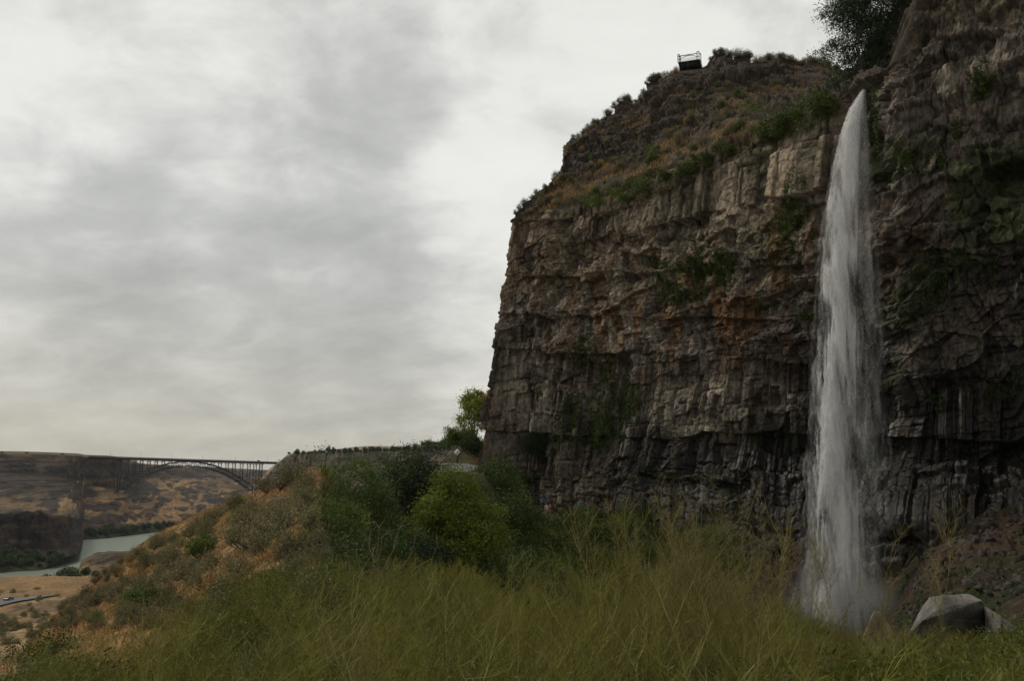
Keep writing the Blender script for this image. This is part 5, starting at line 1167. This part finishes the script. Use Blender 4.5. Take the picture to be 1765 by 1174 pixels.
def f(mb):
    for u in np.linspace(0, 1, 26): mb.bar(pp(1171+31*u, 106-5*u, FD), pp(1171+31*u, 101.6-4.9*u-17*u*(1-u), FD), .018)
    for v in np.linspace(0, 1, 6): mb.bar(pp(1173, 105.6-4.4*v, FD), pp(1200.5, 101.3-4.0*v, FD), .014)
ppart('wire_mesh', f, 'steel')

# ================================================================ ROAD SIGN, CAR, MARKER
sp0 = P(788, 800, 124); se = empty('road_sign', sp0); tag(se, 'pale diamond road sign on a post beside the canyon road', 'sign')
zs = P(788, 780, 124)[2]-sp0[2]
mb = MB(); mb.tube([(0, 0, -1.), (0, 0, zs)], .04, 6); mb.build('post', M['rail'], se)
mb = MB(); h_ = .52; mb.add([(-h_, -.05, zs), (0, -.05, zs-h_), (h_, -.05, zs), (0, -.05, zs+h_), (-h_, -.02, zs), (0, -.02, zs-h_), (h_, -.02, zs), (0, -.02, zs+h_)], [[0, 1, 2, 3], [7, 6, 5, 4], [0, 4, 5, 1], [1, 5, 6, 2], [2, 6, 7, 3], [3, 7, 4, 0]]); mb.build('panel', M['white'], se)
mb = MB(); mb.box((0, -.06, zs-.02), (.09, .012, .42)); mb.box((0, -.06, zs+.2), (.22, .012, .09)); mb.build('symbol', M['steel'], se)
hp = hit_ground(269, 1022); o = MB(); 
mb = MB(); mb.box((0, 0, .16), (.16, .05, .40)); mb.box((0, 0, .38), (.19, .08, .05)); o = mb.build('marker_post', M['white']); o.location = tuple(hp); o.scale = (.55, .55, .55); tag(o, 'small white marker standing in the weeds on the hillside', 'marker')
i = int(np.argmin(abs(proj(ROAD2C)[0]-25))); cp = ROAD2C[i]+ROAD2S[i]*-1.8+[0, 0, .12]; td = ROAD2C[i+1]-ROAD2C[i]
ce = empty('parked_car', cp, math.atan2(td[1], td[0])); ce['label'] = 'silver car on the grey road across the dry flat'; ce['category'] = 'car'
def loft(mb, prof, w0, w1=None):
    n = len(prof); V = [(x, s*(w0 if w1 is None else w1[i]), z) for s in (-1, 1) for i, (x, z) in enumerate(prof)]
    F = [[i, (i+1) % n, n+(i+1) % n, n+i] for i in range(n)]
    c_ = len(V); V += [(0, -w0 if w1 is None else -w0, prof[0][1]+.25), (0, w0, prof[0][1]+.25)]
    F += [[i, (i+1) % n, c_, c_] for i in range(n)]+[[n+i, n+(i+1) % n, c_+1, c_+1] for i in range(n)]; return V, F
def tri_build(name, V, F, mat, par):
    bm = bmesh.new(); vs = [bm.verts.new(v) for v in V]
    for f in F:
        u = list(dict.fromkeys(f)); 
        try: bm.faces.new([vs[k] for k in u])
        except ValueError: pass
    bmesh.ops.recalc_face_normals(bm, faces=bm.faces[:]); me = bpy.data.meshes.new(name); bm.to_mesh(me); bm.free(); me.materials.append(M[mat]); return link(name, me, par)
V, F = loft(None, [(-2.25, .35), (-2.3, .8), (-1.9, .98), (1.0, .95), (2.0, .82), (2.3, .65), (2.28, .35)], .9); tri_build('body', V, F, 'car', ce)
pr = [(-1.75, .96), (-1.15, 1.40), (.15, 1.43), (1.05, .94)]; V, F = loft(None, pr, .78, [.84, .66, .66, .84]); tri_build('windows', V, F, 'glass', ce)
V, F = loft(None, [(-1.12, 1.41), (-1.05, 1.46), (.08, 1.48), (.16, 1.44)], .6, [.67, .62, .62, .67]); tri_build('roof', V, F, 'car', ce)
for x in (-1.4, 1.4):
    for y in (-.82, .82): mb = MB(); mb.tube([(x, y-.11, .33), (x, y-.11, .33), (x, y+.11, .33)], [.02, .33, .33], 12); w_ = mb.build('wheel', M['rubber'], ce); mb = MB(); mb.tube([(x, y-.12, .33), (x, y+.12, .33)], .17, 8); mb.build('rim', M['car'], w_)
for y in (-.65, .65): mb = MB(); mb.box((2.24, y, .68), (.12, .34, .14)); mb.build('headlight', M['white'], ce); mb = MB(); mb.box((-2.28, y, .78), (.08, .3, .12)); mb.build('tail_light', M['red_paint'], ce)

# ================================================================ PEOPLE
M['skin'] = plain('skin', (.42, .26, .18), .6, 0, .05); M['hair'] = plain('dark_hair', (.03, .02, .015), .6); M['wshirt'] = plain('white_cotton', (.75, .75, .76), .8, 0, .05)
M['oshirt'] = plain('orange_red_cotton', (.55, .13, .05), .8, 0, .1); M['shorts'] = plain('dark_shorts', (.05, .06, .09), .8); M['cap'] = plain('blue_cap', (.08, .2, .5), .8)
def skinned(name, pts, edges, rad, mat, parent, loc=None, root=0):
    me = bpy.data.meshes.new(name); me.from_pydata(pts, edges, []); me.materials.append(M[mat]); o = link(name, me, parent, loc)
    md = o.modifiers.new('skin', 'SKIN'); md.use_smooth_shade = True
    for i, v in enumerate(me.skin_vertices[0].data): v.radius = (rad[i], rad[i]*.85) if np.isscalar(rad[i]) else rad[i]; v.use_root = i == root
    s_ = o.modifiers.new('sub', 'SUBSURF'); s_.levels = 1; s_.render_levels = 2; return o
def person(loc, rz, top, bottom, label, arm=.0, cap=None, H=1.72):
    k = H/1.72
    J = [(0, 0, .94), (0, .01, 1.12), (0, 0, 1.32), (0, 0, 1.44), (0, -.01, 1.52), (0, -.01, 1.62), (0, -.01, 1.70),
         (.10, 0, .90), (.12, -.03, .50), (.13, .02, .09), (.13, -.14, .04), (-.10, 0, .90), (-.12, .04, .50), (-.13, .10, .09), (-.13, -.05, .04),
         (.19, 0, 1.40), (.25, .02, 1.13), (.24, -.10-.2*arm, .90+.5*arm), (.23, -.14-.25*arm, .82+.6*arm), (-.19, 0, 1.40), (-.26, .03, 1.13), (-.24, -.12, .92), (-.23, -.17, .84)]
    E_ = [(0, 1), (1, 2), (2, 3), (3, 4), (4, 5), (5, 6), (0, 7), (7, 8), (8, 9), (9, 10), (0, 11), (11, 12), (12, 13), (13, 14), (3, 15), (15, 16), (16, 17), (17, 18), (3, 19), (19, 20), (20, 21), (21, 22)]
    R = [.14, .125, .15, .11, .055, .09, .075, .085, .058, .042, .035, .085, .058, .042, .035, .05, .042, .033, .028, .05, .042, .033, .028]
    J = [tuple(c*k for c in j) for j in J]; o = skinned('person', J, E_, R, 'skin', None, loc); o.rotation_euler = (0, 0, rz); tag(o, label, 'person')
    skinned('shirt', [J[i] for i in (0, 1, 2, 3, 15, 16, 19, 20)], [(0, 1), (1, 2), (2, 3), (3, 4), (4, 5), (3, 6), (6, 7)], [.155, .145, .17, .125, .068, .06, .068, .06], top, o)
    skinned('shorts', [J[0], J[7], tuple(np.array(J[7])*.5+np.array(J[8])*.5), J[11], tuple(np.array(J[11])*.5+np.array(J[12])*.5)], [(0, 1), (1, 2), (0, 3), (3, 4)], [.15, .105, .09, .105, .09], bottom, o)
    V, F = ico(2); hv = V*np.array([.10, .115, .11])*k; hv = hv[:, :]+np.array([0, .012, 1.665*k]); keep = [f for f in F if not (V[f].mean(0)[1] < -.35 and V[f].mean(0)[2] < .45) and V[f].mean(0)[2] > -.6]
    link('cap' if cap else 'hair', mesh('hair', hv, np.array(keep), M[cap or 'hair'], None, True), o)
    return o
h1 = hit_ground(942, 905, 60, 200); g1 = h1 if h1 is not None else P(942, 903, 147)
for px, rz, tp2, bt2, lb, ar, cp2 in ((942.5, .3, 'wshirt', 'wshirt', 'person in white clothes and a blue cap standing at the cliff foot', .2, 'cap'), (948.5, -.5, 'oshirt', 'shorts', 'person in an orange-red top standing right of the one in white', .6, None)):
    D = 141.; p = at_ground(px+3, D); x = P(px, 900, D)[0]; p = np.array([x, D, float(ground(np.array([x]), np.array([D]))[0])]); want = P(px, 903.5, D)[2]
    print('person ground', p, want)
    person(p, rz, tp2, bt2, lb, ar, cp2)

# ================================================================ FAR TREES
def pick(V, px, py, r=5.):
    X_, Y_ = proj(V); m = np.flatnonzero(((abs(X_-px) < r) & (abs(Y_-py) < r)).ravel())
    if not len(m): return None
    W_ = V.reshape(-1, 3)[m]; return W_[np.argmin(W_[:, 1])]
FT = []
for k in range(5):
    r = np.random.default_rng(1300+k); mb = MB(); cl = crown_clumps([(0, 0, 3., 2.4, 2.2, 2.2, 1), (1.3, .2, 2.2, 1.5, 1.4, 1.5, 1), (-1.2, .1, 2.0, 1.6, 1.5, 1.4, 1)], 60, r, .5)
    kk = np.repeat(np.arange(60), 14); leaves(mb, cl[kk]+r.normal(size=(len(kk), 3))*.45, .9, .55, r, (r.random(60)*.6)[kk]+.4*r.random(len(kk)))
    wb = MB(); limb(wb, (0, 0, -.8), (0, 0, 3.), .22, .1, r)
    for j in range(5): limb(wb, (0, 0, 1.5), cl[j], .1, .03, r)
    FT.append((mb.mesh('crown', M['far_leaf']), wb.mesh('trunk', M['bark'])))
def far_tree(p, s, label, group, parts=True, name='riverside_tree', sz=1., cat='tree'):
    f, st = FT[R_.integers(5)]; e = empty(name, p, R_.uniform(0, 6.28), (s, s, s*sz)); tag(e, label, cat, group); link('crown', f, e)
    if parts: link('trunk', st, e)
for _ in range(60):
    u = R_.random(); px = 150+165*u; py = np.interp(px, [150, 190, 240, 310], [926, 919, 912, 906])-R_.uniform(0, 5)*(1+(px < 200)); p = pick(NHV, px, py, 6) if False else pick(X2, px, py, 4)
    if p is not None: far_tree(p-[0, 0, .5], R_.uniform(1.1, 2.2), 'green tree on the far river bank below the bridge', 'trees along the far river bank')
for _ in range(55):
    px = R_.uniform(-5, 118); py = R_.uniform(952, 974); p = pick(X2, px, py, 5)
    if p is not None: far_tree(p-[0, 0, .5], R_.uniform(.9, 1.7)*(1.2 if px < 40 else 1), 'green tree on the river bank under the low dark cliff', 'trees under the low cliff')
for px, py, s in ((70, 998, 1.1), (83, 997, 1.3), (98, 996, 1.9), (108, 996, 2.2), (118, 997, 2.1), (126, 998, 1.4), (45, 999, 1.), (142, 982, 1.3), (160, 985, 1.), (178, 990, 1.2), (200, 985, 1.4), (215, 978, 1.2)):
    p = pick(Q2, px, py+4, 6)
    if p is not None: far_tree(p-[0, 0, .5], s*.8, 'rounded green tree on the near river bank by the dry flat', 'trees on the near river bank')
c0 = 0
for _ in range(400):
    if c0 >= 150: break
    px = R_.uniform(-10, 190); py = R_.uniform(1003, 1110)
    if fbm(np.array([px*.05]), np.array([py*.12]), 900, 3)[0] < .47: continue
    p = pick(Q2, px, py, 4)
    if p is None or road2(p[:1], p[1:2])[0][0] < 6: continue
    f, st = SM[R_.integers(7)]; s = R_.uniform(1.4, 3.2); e = empty('flat_sagebrush', p-[0, 0, .3], R_.uniform(0, 6.28), s); tag(e, 'dark sagebrush clump on the dry flat by the distant road', 'sagebrush', 'sagebrush on the flat by the distant road'); link('foliage', f, e); c0 += 1
rim = lambda px: float(np.interp(px, [494, 508, 560, 640, 700, 770, 900], [785.5, 782, 778.6, 776, 774.3, 770.3, 764]))
rimD = lambda px: float(np.interp(px, [494, 508, 560, 640, 700, 770, 900], [1640, 1480, 1400, 1310, 1240, 1160, 1040]))
for px, s, sz in [(511, 1.9, 1), (522, 1.5, .9)]+[(x, .75, 1.5) for x in (530, 534, 537.5, 542, 546, 550, 554, 558)]+[(x+R_.uniform(-2, 2), R_.uniform(.8, 1.5), R_.uniform(.7, 1.3)) for x in range(566, 770, 5)]+[(715, 1.8, 1), (732, 2.2, 1), (738, 2.4, 1), (745, 2., 1), (752, 2.2, .9), (764, 2.2, 1.1), (770, 2.4, 1.1)]:
    D = rimD(px)+R_.uniform(0, 60); p = pick(Y2, px, rim(px)+.3, 3); p = P(px, rim(px)+.6, D) if p is None else np.array([P(px, rim(px), p[1])[0], p[1]+4, p[2]-.3])
    far_tree(p, s, 'small dark tree on the rim of the canyon right of the bridge', 'trees along the canyon rim', True, 'rim_tree', sz)
for px in (3, 46, 108, 498):
    p = P(px, np.interp(px, [0, 60, 110, 500], [781.5, 782.5, 784.5, 783]), 1500); far_tree(p, 1.1, 'lone bush on the canyon rim against the sky', 'lone bushes on the canyon rim', True, 'rim_bush', .6, 'bush')
# a low building on the rim
hb = P(756, 767.5, 1210); he = empty('rim_house', hb, .1); tag(he, 'low tan-roofed house on the rim between the rim trees', 'house'); M['stucco'] = plain('pale_stucco', (.42, .38, .32), .9); M['tanroof'] = plain('tan_roof', (.42, .27, .16), .8)
mb = MB(); mb.box((0, 0, 1.5), (16, 9, 3)); mb.build('wall', M['stucco'], he)
mb = MB(); mb.add([(-9, -5.5, 3.01), (9, -5.5, 3.01), (9, 5.5, 3.01), (-9, 5.5, 3.01), (-7, 0, 5), (7, 0, 5)], [[0, 1, 5, 4], [3, 4, 5, 2], [0, 4, 3, 3], [1, 2, 5, 5], [0, 3, 2, 1]]); 
V = np.concatenate(mb.V); tri_build('roof', V, [[int(k) for k in f] for f in np.concatenate(mb.F)], 'tanroof', he)
for x in (-5, -1, 4): mb = MB(); mb.box((x, -4.53, 1.6), (1.6, .08, 1.2)); mb.build('window', M['glass'], he)
# ================================================================ camera, sky, light
cam = bpy.data.cameras.new('camera'); co_ = bpy.data.objects.new('camera', cam); COL.objects.link(co_)
cam.sensor_width = 36; cam.lens = 36*F0/W0; cam.clip_start = .1; cam.clip_end = 60000
co_.location = (0, 0, 0); co_.rotation_euler = (math.pi/2+TH, 0, 0); sc.camera = co_
w = bpy.data.worlds.new('World'); sc.world = w; w.use_nodes = True; nt = w.node_tree; nt.nodes.clear()
class WN(NT):
    def __init__(s): s.t = nt
t = WN(); out = nt.nodes.new('ShaderNodeOutputWorld')
SE, SA = math.radians(48), math.radians(-62)       # sun elevation, azimuth from +Y towards +X
sky = t.n('ShaderNodeTexSky', sky_type='NISHITA', sun_disc=False, sun_elevation=SE, sun_rotation=SA)
d = t.n('ShaderNodeTexCoord').outputs['Generated']
sp = t.n('ShaderNodeSeparateXYZ', {0: d}).outputs
zz = t.math('ADD', t.math('MAXIMUM', sp[2], 0.), .42)
pl = t.n('ShaderNodeCombineXYZ', {0: t.math('DIVIDE', sp[0], zz), 1: t.math('DIVIDE', sp[1], zz), 2: 0.}).outputs[0]
pl = t.n('ShaderNodeMapping', {'Vector': pl, 'Rotation': (0, 0, .5), 'Scale': (1.5, 2.2, 1)}).outputs[0]
big = t.noise(pl, .75, 6, .52, .5); med = t.noise(pl, 3.1, 9, .58, .35); fin = t.noise(t.scale(d, (1, 1, 1.8)), 9., 8, .6, .3)
def blob(px, py, rad, amt):
    v = P(px, py, 1.); v = v/np.linalg.norm(v)
    dt = t.n('ShaderNodeVectorMath', {0: t.n('ShaderNodeVectorMath', {0: d}, operation='NORMALIZE').outputs[0], 1: tuple(v)}, operation='DOT_PRODUCT').outputs['Value']
    return t.math('MULTIPLY', t.n('ShaderNodeMapRange', {0: dt, 1: math.cos(rad), 2: 1.}, interpolation_type='SMOOTHSTEP').outputs[0], amt)
cl = t.math('ADD', t.math('MULTIPLY', big, .50), t.math('ADD', t.math('MULTIPLY', med, .48), t.math('MULTIPLY', fin, .36)))
cl = t.math('ADD', cl, -.07)
for bl in ((600, 110, .11, -.045), (690, 190, .08, -.05), (500, 40, .08, -.03), (790, 190, .07, -.05), (130, 440, .20, -.13), (330, 400, .17, -.10), (560, 400, .16, -.08), (700, 470, .14, -.05), (620, 560, .2, -.07), (650, 630, .10, -.07), (655, 695, .05, -.05), 
           (230, 200, .22, .10), (60, 230, .12, .03), (860, 400, .16, .12), (1050, 60, .3, .07), (950, 230, .22, .08), (760, 330, .09, .07), (1400, 40, .3, .06), (20, 60, .15, -.06), (780, 600, .10, .05), (1330, 60, .06, -.05), (860, 20, .06, -.05)):
    cl = t.math('ADD', cl, blob(bl[0], bl[1], bl[2], bl[3]*.82))
c = t.ramp(cl, [(.36, (.46, .462, .44)), (.50, (.57, .572, .545)), (.60, (.71, .708, .67)), (.70, (.85, .845, .795)), (.9, (.93, .92, .87))])
low = t.n('ShaderNodeMapRange', {0: sp[2], 1: .34, 2: -.06}, interpolation_type='SMOOTHSTEP').outputs[0]
lf = t.math('MULTIPLY', low, t.mr(sp[0], .25, -.4, .35, 1.))
c = t.mix(lf, c, t.mix(t.mr(cl, .4, .75), (.40, .375, .315), (.56, .53, .45)))
c = t.mix(t.math('MULTIPLY', t.mr(sp[1], .1, -.6, 0, 1), .55), c, (.42, .42, .42))      # unseen sky behind the camera set greyer
bg = t.n('ShaderNodeBackground', {0: c, 1: 1.}); bs = t.n('ShaderNodeBackground', {0: sky, 1: .1})
nt.links.new(t.n('ShaderNodeMixShader', {0: .06, 1: bg, 2: bs}).outputs[0], out.inputs[0])
sun = bpy.data.lights.new('sun', 'SUN'); sun.energy = 1.3; sun.angle = math.radians(14); sun.color = (1., .93, .80)
so = bpy.data.objects.new('sun', sun); COL.objects.link(so)
from mathutils import Vector
sd = Vector((math.sin(SA)*math.cos(SE), math.cos(SA)*math.cos(SE), math.sin(SE)))
so.rotation_euler = sd.to_track_quat('Z', 'Y').to_euler(); so.location = (-40, 20, 90)
vs_ = sc.view_settings; vs_.view_transform = 'Standard'; vs_.look = 'None'; vs_.gamma = 1; vs_.exposure = 0; vs_.use_curve_mapping = False
sc.cycles.use_denoising = True; sc.cycles.max_bounces = 5; sc.cycles.diffuse_bounces = 3; sc.cycles.glossy_bounces = 2; sc.cycles.transmission_bounces = 3
sc.cycles.transparent_max_bounces = 40; sc.cycles.volume_bounces = 0

# canyon air
t = NT('canyon_air'); pv = t.n('ShaderNodeVolumePrincipled', {'Color': (.80, .84, .90, 1), 'Density': .000022, 'Anisotropy': .0}); t.t.links.new(pv.outputs[0], t.out.inputs[1])
hv = np.array([(x, y, z) for z in (-150., 175.) for y in (-300., 9500.) for x in (-9000., 9000.)])
hz_o = link('haze', mesh('haze', hv, [[0, 2, 3, 1], [4, 5, 7, 6], [0, 1, 5, 4], [2, 6, 7, 3], [0, 4, 6, 2], [1, 3, 7, 5]], t.m)); tag(hz_o, 'thin pale air over the canyon', None, None, 'stuff')
